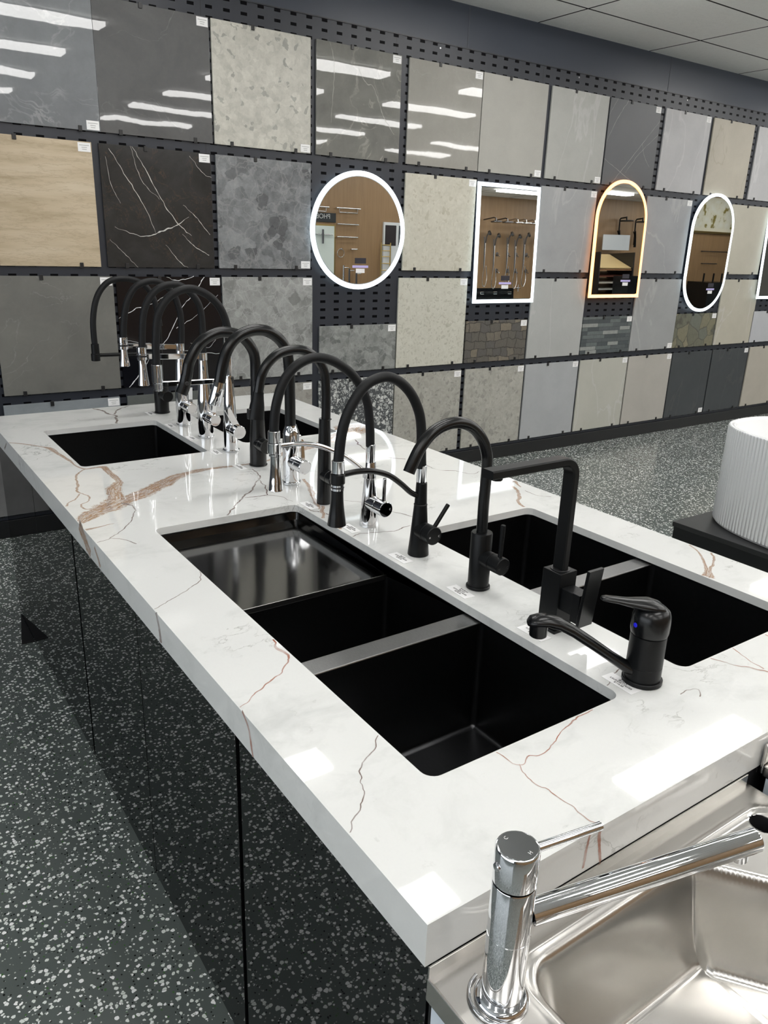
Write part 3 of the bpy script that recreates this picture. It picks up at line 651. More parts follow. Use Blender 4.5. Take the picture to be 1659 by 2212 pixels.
for s in (-.4, 0, .35): obj('tap_post', cyl(bmesh.new(), (s, 0, .95), (s, 0, 1.15), .02), blk, t)
# ================================================================ ISLAND COUNTERTOP
CX0, CX1, CY0, CY1 = -.3019, 1.0231, -3.8753, -.9138
def stone_nodes(m, p):
    f = m.noise(m.warp(p, 2.5, .3), 5.5, 7, .66, .5)
    c = m.mix(m.math('MULTIPLY_ADD', m.math('SUBTRACT', f, .55), 3.5, .0, clamp=True), srgb(214, 215, 213), srgb(196, 198, 195))
    wisp = m.math('MULTIPLY', m.band(m.noise(m.warp(m.pos(scale=(1, 1.6, 1)), 7, .18), 5.5, 6, .62, .4), .012), m.math('MULTIPLY_ADD', m.noise(m.pos(loc=(4, 2, 0)), 5.5, 3), 7, -3.9, clamp=True))
    c = m.mix(m.math('MULTIPLY', wisp, .75), c, srgb(128, 128, 122)); c = m.mix(m.math('MULTIPLY_ADD', m.noise(m.warp(m.pos(loc=(9, 1, 0), scale=(1, 1.5, 1)), 4, .3), 3.2, 6, .65), 3.2, -1.75, clamp=True), c, srgb(180, 183, 181))
    spots = m.math('MULTIPLY_ADD', m.noise(p, 17, 5, .7, .3), 8, -5.3, clamp=True)
    c = m.mix(m.math('MULTIPLY', spots, .6), c, srgb(165, 167, 162))
    c = m.mix(m.math('MULTIPLY', m.noise(p, 240, 2), .06), c, srgb(150)); return c
m = M('polished_engineered_marble'); p = m.pos(); m.col(stone_nodes(m, p)); stone_m = m.fin(.03, 0, .30)
def vein_mat(name, cols, kind):
    m = M(name); p = m.pos(); base = stone_nodes(m, p)
    uv = m.n('ShaderNodeUVMap').outputs[0]; s = m.n('ShaderNodeSeparateXYZ'); m.L.new(uv, s.inputs[0])
    across = m.math('ABSOLUTE', m.math('SUBTRACT', m.math('MULTIPLY', s.outputs[1], 2), 1))     # 0 centre, 1 rim
    edge = m.math('ADD', across, m.math('MULTIPLY', m.math('SUBTRACT', m.noise(p, 70, 4, .7), .5), 1.1))
    a = m.math('SUBTRACT', 1, m.math('DIVIDE', m.math('SUBTRACT', edge, .74), .22), clamp=True)
    if kind == 'b':
        mp = m.n('ShaderNodeMapping'); m.L.new(uv, mp.inputs[0]); mp.inputs['Scale'].default_value = (.9, 7.0, 1)
        st = m.noise(m.warp(mp.outputs[0], 1.6, .8), 1.5, 6, .66, .4)
        c = m.ramp(st, [(.30, cols[2]), (.36, cols[1]), (.39, cols[0]), (.415, cols[2]), (.44, cols[1]), (.48, cols[3]), (.50, cols[0]), (.52, cols[2]), (.56, cols[2]), (.59, cols[1]), (.61, cols[0]), (.63, cols[2]), (.70, cols[2]), (.74, cols[3])])
        c = m.mix(m.math('MULTIPLY', m.band(m.noise(m.warp(mp.outputs[0], 1.6, .8), 2.6, 4, .6), .03), .5), c, cols[0])
    else:
        c = m.mix(m.noise(p, 40, 3), cols[0], cols[1]); a = m.math('MULTIPLY', a, m.math('MULTIPLY_ADD', m.noise(p, 25, 3), 1.6, -.05, clamp=True))
    m.col(m.mix(a, base, c)); return m.fin(.03, 0, .30)
VM = [stone_m, vein_mat('vein_brown', [srgb(104, 70, 52), srgb(156, 118, 90), srgb(204, 198, 192), srgb(176, 146, 110)], 'b'),
      vein_mat('vein_thin', [srgb(84, 64, 58), srgb(128, 108, 100)], 't'), vein_mat('vein_rust', [srgb(138, 78, 56), srgb(164, 106, 80)], 't')]
cuts = {'s1': (-.1468, .2726, -3.6779, -2.497), 's2': (-.1579, .2813, -1.8266, -1.2526), 's3': (.445, .8557, -1.7731, -1.20), 's4': (.4454, .8637, -3.679, -2.8543)}
RC = .022
holes = [rrect(*cuts[k], RC, 6)[::-1] for k in cuts]
top = flat_shape([(CX0, CY0), (CX1, CY0), (CX1, CY1), (CX0, CY1)], holes, ZC - .020, ZC, 'island_countertop')
# mitred drop edges
box(top, CX0, CX0 + .02, CY0, CY1, ZC - .0635, ZC - .020); box(top, CX1 - .02, CX1, CY0, CY1, ZC - .0635, ZC - .020)
box(top, CX0 + .02, CX1 - .02, CY0, CY0 + .02, ZC - .0635, ZC - .020); box(top, CX0 + .02, CX1 - .02, CY1 - .02, CY1, ZC - .0635, ZC - .020)
for l_ in list(top.loops.layers.uv.values()): top.loops.layers.uv.remove(l_)
uvl = top.loops.layers.uv.new('UVMap')
VEINS=[('b',[[-0.3,-2.36,0.0168],[-0.259,-2.311,0.0326],[-0.207,-2.273,0.0435],[-0.16,-2.234,0.0554],[-0.12,-2.217,0.0403],[-0.078,-2.196,0.038],[-0.03,-2.154,0.0398],[0.008,-2.126,0.0317],[0.069,-2.074,0.0258],[0.146,-2.043,0.0184],[0.216,-2.037,0.0128],[0.304,-2.045,0.0088],[0.419,-2.032,0.0093],[0.492,-1.979,0.0194],[0.609,-1.951,0.0206],[0.718,-1.897,0.0276],[0.831,-1.837,0.065],[0.94,-1.747,0.0895],[1.004,-1.722,0.0267]]),('b',[[-0.163,-2.213,0.0297],[-0.149,-2.167,0.0273],[-0.136,-2.107,0.0249],[-0.111,-2.061,0.0206],[-0.1,-2.034,0.0115],[-0.098,-1.961,0.0119],[-0.098,-1.895,0.0126],[-0.097,-1.859,0.015],[-0.119,-1.853,0.0087],[-0.154,-1.853,0.0055],[-0.17,-1.807,0.0042],[-0.172,-1.761,0.0043],[-0.173,-1.728,0.0066],[-0.185,-1.62,0.0075],[-0.193,-1.538,0.0128],[-0.213,-1.499,0.0051],[-0.261,-1.429,0.0054],[-0.305,-1.384,0.0042]]),('b',[[-0.154,-1.853,0.0039],[-0.193,-1.904,0.0039],[-0.216,-2.005,0.0058],[-0.23,-2.056,0.0054],[-0.234,-2.1,0.0035],[-0.219,-2.134,0.0036],[-0.23,-2.186,0.0031],[-0.257,-2.209,0.0031],[-0.257,-2.255,0.0032],[-0.233,-2.259,0.0031],[-0.224,-2.273,0.0016]]),('b',[[-0.236,-2.109,0.0035],[-0.26,-2.155,0.0031],[-0.283,-2.176,0.0031],[-0.298,-2.209,0.0062]]),('b',[[-0.299,-2.42,0.0066],[-0.262,-2.413,0.0055],[-0.222,-2.407,0.0012]]),('t',[[-0.157,-2.25,0.0048],[-0.138,-2.284,0.0032],[-0.141,-2.319,0.0032],[-0.167,-2.392,0.002],[-0.221,-2.464,0.002],[-0.263,-2.509,0.0016],[-0.298,-2.522,0.0012]]),('t',[[-0.263,-2.509,0.0016],[-0.234,-2.537,0.0016],[-0.218,-2.579,0.002]]),('t',[[0.111,-0.909,0.0059],[0.139,-0.966,0.0076],[0.147,-1.055,0.0071],[0.164,-1.104,0.0071],[0.138,-1.2,0.0067],[0.117,-1.276,0.0067],[0.081,-1.33,0.0032]]),('t',[[0.167,-1.075,0.0055],[0.208,-0.988,0.0055],[0.279,-0.922,0.004]]),('t',[[0.319,-2.104,0.002],[0.307,-2.189,0.0029],[0.267,-2.243,0.0029],[0.221,-2.311,0.0037],[0.163,-2.368,0.0034],[0.106,-2.438,0.0032],[0.054,-2.503,0.0034],[0.042,-2.539,0.0029]]),('t',[[0.292,-2.205,0.0017],[0.254,-2.351,0.0025],[0.219,-2.383,0.0017],[0.169,-2.371,0.0017]]),('t',[[0.169,-2.371,0.0017],[0.253,-2.392,0.0017],[0.278,-2.47,0.0014]]),('b',[[0.413,-2.287,0.0078],[0.386,-2.38,0.0092],[0.338,-2.494,0.0082],[0.31,-2.569,0.0048]]),('b',[[0.333,-2.549,0.0097],[0.305,-2.594,0.0078],[0.284,-2.632,0.007],[0.266,-2.661,0.007]]),('t',[[0.292,-2.512,0.0025],[0.283,-2.564,0.0031],[0.295,-2.584,0.0031],[0.306,-2.595,0.0061],[0.31,-2.624,0.0027]]),('b',[[0.3,-2.709,0.0058],[0.283,-2.733,0.0069],[0.269,-2.753,0.0063]]),('t',[[0.414,-2.535,0.0019],[0.451,-2.576,0.0017]]),('t',[[0.478,-2.686,0.0014],[0.498,-2.72,0.0033],[0.506,-2.755,0.0022]]),('t',[[0.272,-2.802,0.0017],[0.302,-2.791,0.0019],[0.332,-2.801,0.002],[0.394,-2.819,0.0022],[0.459,-2.807,0.0016]]),('t',[[0.8,-2.124,0.0038],[0.798,-2.181,0.0038],[0.851,-2.244,0.0038]]),('t',[[0.869,-2.343,0.0024],[0.867,-2.407,0.0022],[0.91,-2.443,0.0024],[0.937,-2.501,0.0019],[0.981,-2.493,0.0021]]),('t',[[0.844,-1.919,0.0031],[0.811,-2.008,0.0039],[0.797,-2.063,0.0025]]),('b',[[0.983,-2.693,0.0038],[1.007,-2.636,0.0102],[0.969,-2.65,0.0081],[0.963,-2.676,0.0078],[0.947,-2.718,0.0078],[0.907,-2.765,0.007],[0.866,-2.804,0.0067],[0.85,-2.845,0.0051]]),('t',[[0.871,-2.676,0.0021],[0.948,-2.657,0.0027],[0.968,-2.656,0.0016]]),('t',[[0.967,-2.728,0.0016],[0.968,-2.783,0.0019],[0.996,-2.814,0.0016]]),('b',[[1.017,-3.291,0.0027],[0.996,-3.331,0.0031],[0.959,-3.371,0.0046],[0.922,-3.404,0.0046],[0.896,-3.428,0.0139],[0.867,-3.448,0.0183]]),('b',[[1.018,-3.355,0.0041],[0.994,-3.38,0.0044],[0.945,-3.407,0.0039],[0.906,-3.427,0.0058]]),('r',[[0.525,-3.682,0.0014],[0.541,-3.72,0.0017],[0.567,-3.757,0.0034],[0.575,-3.768,0.0022],[0.587,-3.798,0.0017]]),('r',[[0.599,-3.681,0.0014],[0.583,-3.721,0.0014],[0.577,-3.759,0.0022]]),('r',[[0.712,-3.673,0.0019],[0.708,-3.694,0.0014]]),('t',[[-0.149,-2.814,0.0017],[-0.158,-2.845,0.0017],[-0.166,-2.863,0.0012],[-0.213,-2.898,0.0017],[-0.267,-2.933,0.0012],[-0.3,-2.951,0.0012]]),('r',[[-0.149,-3.186,0.002],[-0.158,-3.22,0.0046],[-0.154,-3.249,0.0037],[-0.162,-3.272,0.0025],[-0.196,-3.308,0.0017],[-0.227,-3.325,0.0017],[-0.263,-3.346,0.0014],[-0.3,-3.368,0.0012]]),('t',[[-0.15,-3.551,0.0012],[-0.167,-3.568,0.0012],[-0.191,-3.585,0.0014],[-0.214,-3.602,0.0017],[-0.231,-3.626,0.0014],[-0.242,-3.653,0.0014],[-0.266,-3.676,0.0012],[-0.292,-3.701,0.0012],[-0.306,-3.717,0.0012]]),('r',[[-0.021,-3.681,0.0012],[-0.01,-3.721,0.0012],[0.017,-3.719,0.0012],[0.045,-3.719,0.0012],[0.078,-3.708,0.0012],[0.12,-3.691,0.0012],[0.154,-3.683,0.0019],[0.195,-3.681,0.0016]]),('r',[[-0.011,-3.721,0.0012],[-0.019,-3.742,0.0012],[-0.021,-3.765,0.0012],[-0.017,-3.791,0.0012],[-0.015,-3.821,0.0012],[-0.015,-3.84,0.0012],[-0.012,-3.858,0.0012],[-0.01,-3.868,0.0012]]),('t',[[0.347,-3.616,0.0012],[0.334,-3.617,0.0014],[0.322,-3.623,0.0012],[0.303,-3.625,0.0021],[0.287,-3.641,0.0014],[0.273,-3.644,0.0019]]),('t',[[0.365,-3.73,0.0012],[0.386,-3.729,0.0012],[0.407,-3.738,0.0012],[0.388,-3.753,0.0012]])]
SIDE=[('b',[[0,-2.366,0.863,0.0168],[0,-2.412,0.837,0.0192],[0,-2.461,0.811,0.012]]),('b',[[0,-2.507,0.848,0.006],[0,-2.537,0.823,0.006],[0,-2.549,0.809,0.0048]]),('t',[[0,-2.967,0.865,0.006],[0,-2.979,0.842,0.006],[0,-2.986,0.804,0.0048]]),('r',[[0,-3.381,0.866,0.0036],[0,-3.403,0.849,0.0036],[0,-3.419,0.8,0.0024]]),('t',[[0,-1.339,0.851,0.0036],[0,-1.278,0.816,0.0036]]),('r',[[1,-0.029,0.87,0.0021],[1,-0.034,0.842,0.0021],[1,-0.036,0.808,0.0021]]),('r',[[1,-0.008,0.865,0.0021],[1,-0.011,0.846,0.0024],[1,0.001,0.797,0.0021]])]

def inside_cut(x, y):
    for x0, x1, y0, y1 in cuts.values():
        if x0 - .001 < x < x1 + .001 and y0 - .001 < y < y1 + .001: return True
    return not (CX0 <= x <= CX1 and CY0 <= y <= CY1)
def ribbon(bm, pts, halfw, to3, mi, z, seed, amp, kmin, clip=None):
    n = len(pts); L = []; R = []; C = []; s = 0; S = []
    for i in range(n):
        d = (pts[min(i+1, n-1)] - pts[max(i-1, 0)]); d = d.normalized() if d.length > 1e-9 else Vector((1, 0, 0))
        nn = Vector((-d.y, d.x, 0)); q = pts[i]; fade = min(1, i / 4, (n-1-i) / 4) if amp else 1
        j = nn * (noise.noise(q * 32 + Vector((seed, 0, 0))) * amp + noise.noise(q * 95 + Vector((0, seed, 0))) * amp * .45) * fade
        w = halfw[i] * (1 + kmin * noise.noise(q * 26 + Vector((0, 0, seed)))) * 1.35
        c = q + j; L.append(c + nn * w); R.append(c - nn * w); C.append(c)
        if i: s += (pts[i] - pts[i-1]).length
        S.append(s)
    vl = [bm.verts.new(to3(a)) for a in L]; vr = [bm.verts.new(to3(a)) for a in R]
    for i in range(n - 1):
        if clip and any(clip(a.x, a.y) for a in (L[i], L[i+1], R[i], R[i+1])): continue
        try: f = bm.faces.new((vl[i], vl[i+1], vr[i+1], vr[i]))
        except ValueError: continue
        f.material_index = mi
        for lp, (u, v) in zip(f.loops, ((S[i], 1), (S[i+1], 1), (S[i+1], 0), (S[i], 0))): lp[uvl].uv = (u * 9 + seed, v)
MI = {'b': 1, 't': 2, 'r': 3}
def prep(line, k):
    P = catmull([(a, b, 0) for a, b, w in line], k); W_ = []
    for i in range(len(P)):
        f = i / k; j = min(int(f), len(line) - 2); W_.append(line[j][2] + (line[j+1][2] - line[j][2]) * (f - j))
    return P, W_
for si, (kind, line) in enumerate(VEINS):
    seg = max((Vector(line[i][:2]) - Vector(line[i-1][:2])).length for i in range(1, len(line)))
    k = max(4, min(24, int(seg / .006)))
    P, W_ = prep(line, k); big = max(W_) > .012
    zz = ZC + .00012 + .00003 * (si % 7)
    # clip wide ribbons across their width by splitting into strips so the cut-outs trim them closely
    W_ = [w * (.80 if big else .62) for w in W_]
    if big:
        ns = 6
        # strips share the UV band 0..1
        n = len(P); rows_ = []; s = 0
        for i in range(n):
            d = (P[min(i+1, n-1)] - P[max(i-1, 0)]).normalized(); nn = Vector((-d.y, d.x, 0)); q = P[i]
            if i: s += (P[i] - P[i-1]).length
            w = W_[i] * (1 + .3 * noise.noise(q * 20 + Vector((0, 0, si)))) * 1.2
            rows_.append(([top.verts.new((*(q + nn * (w * (1 - 2*t/ns)))[:2], zz)) for t in range(ns + 1)], s))
        for (a, sa), (b, sb) in zip(rows_, rows_[1:]):
            for t in range(ns):
                vs = (a[t], b[t], b[t+1], a[t+1])
                if any(inside_cut(v.co.x, v.co.y) for v in vs): continue
                f = top.faces.new(vs); f.material_index = MI[kind]
                for lp, (u, v) in zip(f.loops, ((sa, 1-t/ns), (sb, 1-t/ns), (sb, 1-(t+1)/ns), (sa, 1-(t+1)/ns))): lp[uvl].uv = (u * 9, v)
    else:
        ribbon(top, P, W_, lambda a, zz=zz: (a.x, a.y, zz), MI[kind], zz, si * 1.7, .006 if kind != 'b' else .005, .5, inside_cut)
for si, (kind, line) in enumerate(SIDE):
    face = line[0][0]; P, W_ = prep([q[1:] for q in line], 10)
    f3 = (lambda a: (CX0 - .0002, a.x, a.y)) if face == 0 else (lambda a: (a.x, CY0 - .0002, a.y))
    P = [Vector((q.x, max(ZC - .0634, min(ZC, q.y)), 0)) for q in P]
    ribbon(top, P, [w for w in W_], f3, MI[kind], 0, 40 + si, .0015, .4)
loose = [v for v in top.verts if not v.link_faces]; bmesh.ops.delete(top, geom=loose, context='VERTS')
me = D.meshes.new('island_countertop'); top.to_mesh(me); top.free()
ct = link('island_countertop', me, VM); tag(ct, 'long white marbled countertop with brown veins and four sink cut-outs', 'countertop')
bv = ct.modifiers.new('edge', 'BEVEL'); bv.width = .0016; bv.segments = 2; bv.limit_method = 'ANGLE'; bv.angle_limit = math.radians(60)
ct.modifiers.remove(bv)

# ================================================================ UNDERMOUNT SINKS
m = M('black_brushed_steel'); p = m.pos(scale=(6, 1, 1)); m.col(m.mix(m.noise(p, 90, 3), (.07, .072, .075), (.09, .09, .094)))
sinkm = m.fin(.30, 1.0)
m = M('black_brushed_steel_tray'); p = m.pos(scale=(1, 1, 1)); m.col(m.mix(m.noise(p, 160, 3), (.19, .19, .19), (.22, .22, .22)))
traym = m.fin(.10, 1.0)
m = M('brushed_divider'); p = m.pos(scale=(8, 1, 1)); m.col(m.mix(m.noise(p, 140, 3), (.24, .24, .24), (.36, .36, .355))); divm = m.fin(.28, 1.0)
def bowl(x0, x1, y0, y1, zt, zb, r=.012, f=.012, low=0.0):
    bm = bmesh.new(); Ls = [[(a, b, zt - (low if b > y1 - r * 1.01 else 0)) for a, b in rrect(x0, x1, y0, y1, r, 5)]]
    Ls.append([(a, b, zb + f) for a, b in rrect(x0, x1, y0, y1, r, 5)])
    for k in range(1, 5):
        t = PI/2 * k / 4; e = f * (1 - math.cos(t)); z = zb + f * (1 - math.sin(t))
        Ls.append([(a, b, z) for a, b in rrect(x0+e, x1-e, y0+e, y1-e, max(r-e, .004), 5)])
    loft(bm, Ls, False, True)
    return bm
def drain(t, x, y, z):
    obj('drain', lathe(bmesh.new(), [(.046, .0005), (.046, .003), (.040, .0035), (.034, -.003), (.0, -.003)], (x, y, z), (0, 0, 1), 32, cap=False), divm, t, 40)
def sink(key, label, bowls, tray=None, zb=.60):
    x0, x1, y0, y1 = cuts[key]; x0 -= .006; x1 += .006; y0 -= .006; y1 += .006; zt = ZC - .0205
    t = thing('undermount_sink', label, 'sink', ((x0+x1)/2, (y0+y1)/2, zb - .004)); par = Matrix.Translation(-Vector(t.location))
    def P(o): o.matrix_parent_inverse = par; return o
    hol = [rrect(x0, x1, a, b, .012, 5)[::-1] for a, b in bowls]
    if tray: hol.append(rrect(x0, x1, tray[0], tray[1], .012, 5)[::-1])
    lo = zt - .030
    # rim flange just below the stone
    P(obj('rim', flat_shape([(x0-.02, y0-.02), (x1+.02, y0-.02), (x1+.02, y1+.02), (x0-.02, y1+.02)], [rrect(x0, x1, y0, y1, .012, 5)[::-1]], zt - .0016, zt, 'rim'), sinkm, t))
    for a, b in bowls:
        o = P(obj('bowl', bowl(x0, x1, a, b, zt - .006, zb, low=.026 if tray and abs(b - tray[0]) < .01 else 0), sinkm, t, 50)); drain_z = zb
        d = lathe(bmesh.new(), [(.050, .0008), (.046, .0030), (.038, .001), (.030, -.0015), (0, -.0015)], ((x0+x1)/2, (a+b)/2, zb), (0, 0, 1), 28, cap=False)
        P(obj('drain', d, divm, t, 40))
    # outer collar between rim and bowls
    bm = bmesh.new(); loft(bm, [[(a, b, zt) for a, b in rrect(x0, x1, y0, y1, .012, 5)], [(a, b, zt - .007) for a, b in rrect(x0, x1, y0, y1, .012, 5)]]); P(obj('collar', bm, sinkm, t, 50))
    ys = sorted(bowls)
    for (a, b), (c, d) in zip(ys, ys[1:]):
        P(obj('divider', bx(x0, x1, b + .0005, c - .0005, zt - .030, zt - .004, bev=.0025), divm, t))
    if tray:
        a, b = tray; zt2 = zt - .006
        bm = bmesh.new(); q = rrect(x0 + .001, x1 - .001, a + .0, b - .001, .010, 5)
        # recessed draining tray: rim step, slope, flat
        L1 = [(u, v, zt2) for u, v in q]; L2 = [(u, v, zt2 - .022) for u, v in q]
        q3 = rrect(x0 + .007, x1 - .007, a, b - .007, .010, 5); L3 = [(u, v, zt2 - .0224) for u, v in q3]
        q4 = rrect(x0 + .045, x1 - .045, a, b - .045, .012, 5); L4 = [(u, v, zt2 - .0232) for u, v in q4]
        # open the front side of the step by squashing its top ring down
        for L in (L1,): 
            for i, (u, v, z) in enumerate(L):
                if v < a + .011: L[i] = (u, v, zt2 - .0222)
        loft(bm, [L1, L2, L3, L4], False, True)
        P(obj('drainer_tray', bm, traym, t, 25))
        P(obj('tray_edge', bx(x0, x1, a - .0025, a + .0005, zt2 - .035, zt2 - .022, bev=.0008), divm, t))
    return t
sink('s1', 'large black undermount sink with drainer tray and two bowls, nearest', [(-3.684, -3.308), (-3.256, -2.956)], (-2.955, -2.491), .585)
sink('s2', 'single black undermount sink at the far left corner of the countertop', [(-1.8326, -1.2466)], None, .62)
sink('s3', 'single black undermount sink at the far side, partly hidden by taps', [(-1.7791, -1.194)], None, .62)
sink('s4', 'black double bowl undermount sink at the right edge of the countertop', [(-3.685, -3.290), (-3.240, -2.848)], None, .60)

# ================================================================ ISLAND CABINET
m = M('gloss_black_panel'); p = m.pos(); m.col(m.mix(m.noise(p, 30, 2), (.004, .0045, .005), (.006, .0065, .007))); m.bump(m.noise(p, 30, 2), .002, .002)
gloss = m.fin(.012, 0, .6); gloss.node_tree.nodes['Principled BSDF'].inputs['IOR'].default_value = 1.5
carc = plain('black_carcass', (.006, .006, .007), .5)
FX = -.283; ZB = ZC - .0645
cab = thing('island_cabinet', 'glossy black cabinet run under the white countertop', 'cabinet', (.36, -2.4, 0)); parC = Matrix.Translation(-Vector(cab.location))
def PC(o): o.matrix_parent_inverse = parC; return o
ys = [-3.862, -3.312, -2.752, -2.172, -1.632, -.985]
for i, (a, b) in enumerate(zip(ys, ys[1:])):
    ga = .0085 if i in (1, 3) else .0025; gb = .0085 if i in (0, 2) else .0025
    PC(obj('door', bx(FX, FX + .018, a + ga, b - gb, .004, ZB, bev=.0008), gloss, cab))
PC(obj('end_panel', bx(FX + .002, 1.0, -3.8735, -3.8635, .0, ZB), carc, cab))
PC(obj('far_panel', bx(FX + .019, 1.0, -.985, -.967, .0, ZB), gloss, cab))
PC(obj('side_panel', bx(.984, 1.0, -3.862, -.986, .0, ZB), gloss, cab))
PC(obj('carcass', bx(FX + .0195, FX + .035, -3.862, -.986, .002, ZB), carc, cab))
PC(obj('plinth_wedge', loft(bmesh.new(), [[(-.2845, -1.0, z), (-.2845, -1.283, z), (-.334, -1.278, z)] for z in (.0005, .006)], True, True), carc, cab))
# ================================================================ TAPS ON THE COUNTERTOP
blk_g = plain('black_satin_metal', (.0045, .005, .0055), .25, spec=.4, nz=.3)
seam_m = plain('seam_rubber', (.003, .003, .003), .6)  # near-black finish of the thin rings at the tap joints
def tap(name, label, x, y): return thing(name, label, 'tap', (x, y, ZC + .0004))
def body(t, prof, mt): return obj('body', lathe(bmesh.new(), [(0, 0)] + [(r, z) for r, z in prof] + [(0, prof[-1][1])], n=40), mt, t, 35)
def hose(t, pts, r, mt, name='hose', k=8): return obj(name, sweep(bmesh.new(), catmull(pts, k), r, 22), mt, t, 50)
def XZ(l, y=0): return [(a, y, b) for a, b in l]
def barrel(t, z, dy, r, mt, r0=None, split=.55, letters=True, y0=-.006):
    """side mounted cartridge housing with rotating handle cap towards -y"""
    ym = dy * split
    obj('cartridge_housing', cyl(bmesh.new(), (0, y0, z), (0, ym + .0006, z), r0 or r * .97, bev=.0008), mt, t, 40)
    h = obj('handle', cyl(bmesh.new(), (0, ym - .0006, z), (0, dy, z), r, bev=.0016), mt, t, 40)
    return h
def marks(h, z, dy, r, mt=white_ink, size=.009):
    for ch, a in (('H', -.55), ('C', .55)):
        text('letter_' + ch.lower(), ch, size, mt, h, (a * r * 1.1, dy - .0002, z - r * .35), (PI/2, 0, 0))
def stick(h, a, b, r, mt): return obj('lever', cyl(bmesh.new(), a, b, r, bev=.001), mt, h, 40)
def blade(h, a, b, w, th, mt):
    bm = sweep(bmesh.new(), [a, b], 0, sect=(th, w), up=(0, 1, 0)); return obj('lever', bm, mt, h, 30)
def conehead(t, x, z0, z1, r0, r1, mt, name='spray_head', seg=None, lean=0.0):
    """spray head from top z1 (radius r1) to bottom z0 (radius r0) with flared skirt"""
    L = z1 - z0; prof = [(0, 0), (r0 * .86, 0), (r0, .002), (r0 * .97, .006)]
    for i in range(1, 9):
        f = i / 8; prof.append((r1 + (r0 - r1) * (1 - f) ** 2.0, .006 + (L - .006) * f))
    prof.append((0, L)); ax = Vector((lean, 0, 1)).normalized()
    return obj(name, lathe(bmesh.new(), prof, (x, 0, z0), ax, 36), mt, t, 35)
def ring(t, x, z0, z1, r, mt, name='collar', y=0): return obj(name, cyl(bmesh.new(), (x, y, z0), (x, y, z1), r, bev=.0012), mt, t, 40)
def foot(t, r, mt, h=.006): return obj('base_flange', cyl(bmesh.new(), (0, 0, 0), (0, 0, h), r, bev=.0015), mt, t, 40)

# 1 farthest: black hose tap with black arm
t = tap('hose_tap', 'farthest tap, all black with tall thin hose arch and straight black arm', .358, -1.125)
foot(t, .033, blk, .005); body(t, [(.030, .004), (.030, .112), (.0285, .118), (.014, .124)], blk)
obj('riser', cyl(bmesh.new(), (0, 0, .118), (.010, 0, .372), .0125, .009), blk, t, 40)
hose(t, XZ([(.012, .366), (.004, .43), (-.012, .49), (-.044, .533), (-.088, .552), (-.137, .556), (-.183, .545), (-.219, .512), (-.243, .465), (-.257, .40), (-.260, .34), (-.259, .298)]), .0117, blk_rub)
ring(t, -.259, .262, .304, .0155, blk); obj('spray_head', cyl(bmesh.new(), (-.260, 0, .236), (-.260, 0, .265), .0175), blk, t, 40)
obj('support_arm', cyl(bmesh.new(), (-.248, 0, .258), (.012, 0, .255), .0075), blk, t, 40)
h = barrel(t, .083, -.085, .023, blk)
# 2 chrome with flat bar
def chrome_hose_tap(lab, y, foot_r, body_prof, riser, hs, head, arm, lev, zh=.083, dyh=-.10):
    t = tap('hose_tap', lab, .357, y); foot(t, foot_r, chrome); body(t, body_prof, chrome)
    ring(t, 0, riser[0], riser[1], riser[2], chrome, 'riser'); hose(t, XZ(hs), .0122, blk_rub)
    (hx, zt, zc_, zb, r0, r1) = head
    ring(t, hx, zc_ + .008, zt, .0165, chrome, 'hose_sleeve'); ring(t, hx, zc_ - .014, zc_ + .0075, .0170, chrome, 'docking_clip')
    ring(t, hx, zc_ - .004, zc_ + .004, .0174, blk_plastic, 'clip_insert')
    conehead(t, hx, zb, zc_ - .0145, r0, r1, chrome)
    obj('support_arm', sweep(bmesh.new(), [(hx + .012, 0, zc_ - .002), (0, 0, arm)], 0, sect=(.010, .020), up=(0, 1, 0)), chrome, t, 30)
    ring(t, 0, arm - .014, arm + .014, riser[2] + .0025, chrome, 'arm_collar')
    h = barrel(t, zh, dyh, .0215, chrome); obj('handle_face', cyl(bmesh.new(), (0, dyh, zh), (0, dyh - .0008, zh), .0195, bev=.0002), chrome2, h, 40)
    blade(h, (0, dyh + .018, zh + .012), lev, .018, .006, chrome)
    return t
chrome_hose_tap('chrome tap with black hose, second from the far end, flared chrome spray head', -1.384, .0300, [(.0275, .004), (.0275, .15), (.0235, .19), (.0145, .312)], (.30, .322, .0150),
    [(.006, .315), (.010, .38), (.009, .43), (.004, .46), (-.014, .513), (-.049, .548), (-.097, .5615), (-.155, .543), (-.189, .499), (-.206, .447), (-.215, .39), (-.217, .355)], (-.220, .358, .327, .249, .0195, .0125), .312, (0, -.088, .166))
chrome_hose_tap('chrome tap with black hose, third from the far end, long stepped chrome spray head', -1.618, .0310, [(.0285, .004), (.0285, .11), (.0225, .18), (.0165, .25), (.0145, .30)], (.25, .316, .0145),
    [(.001, .312), (.003, .36), (.001, .46), (-.018, .513), (-.063, .554), (-.107, .5625), (-.150, .550), (-.186, .518), (-.209, .470), (-.218, .417), (-.223, .36), (-.223, .346)], (-.226, .350, .318, .213, .0200, .0130), .306, (.004, -.085, .140))
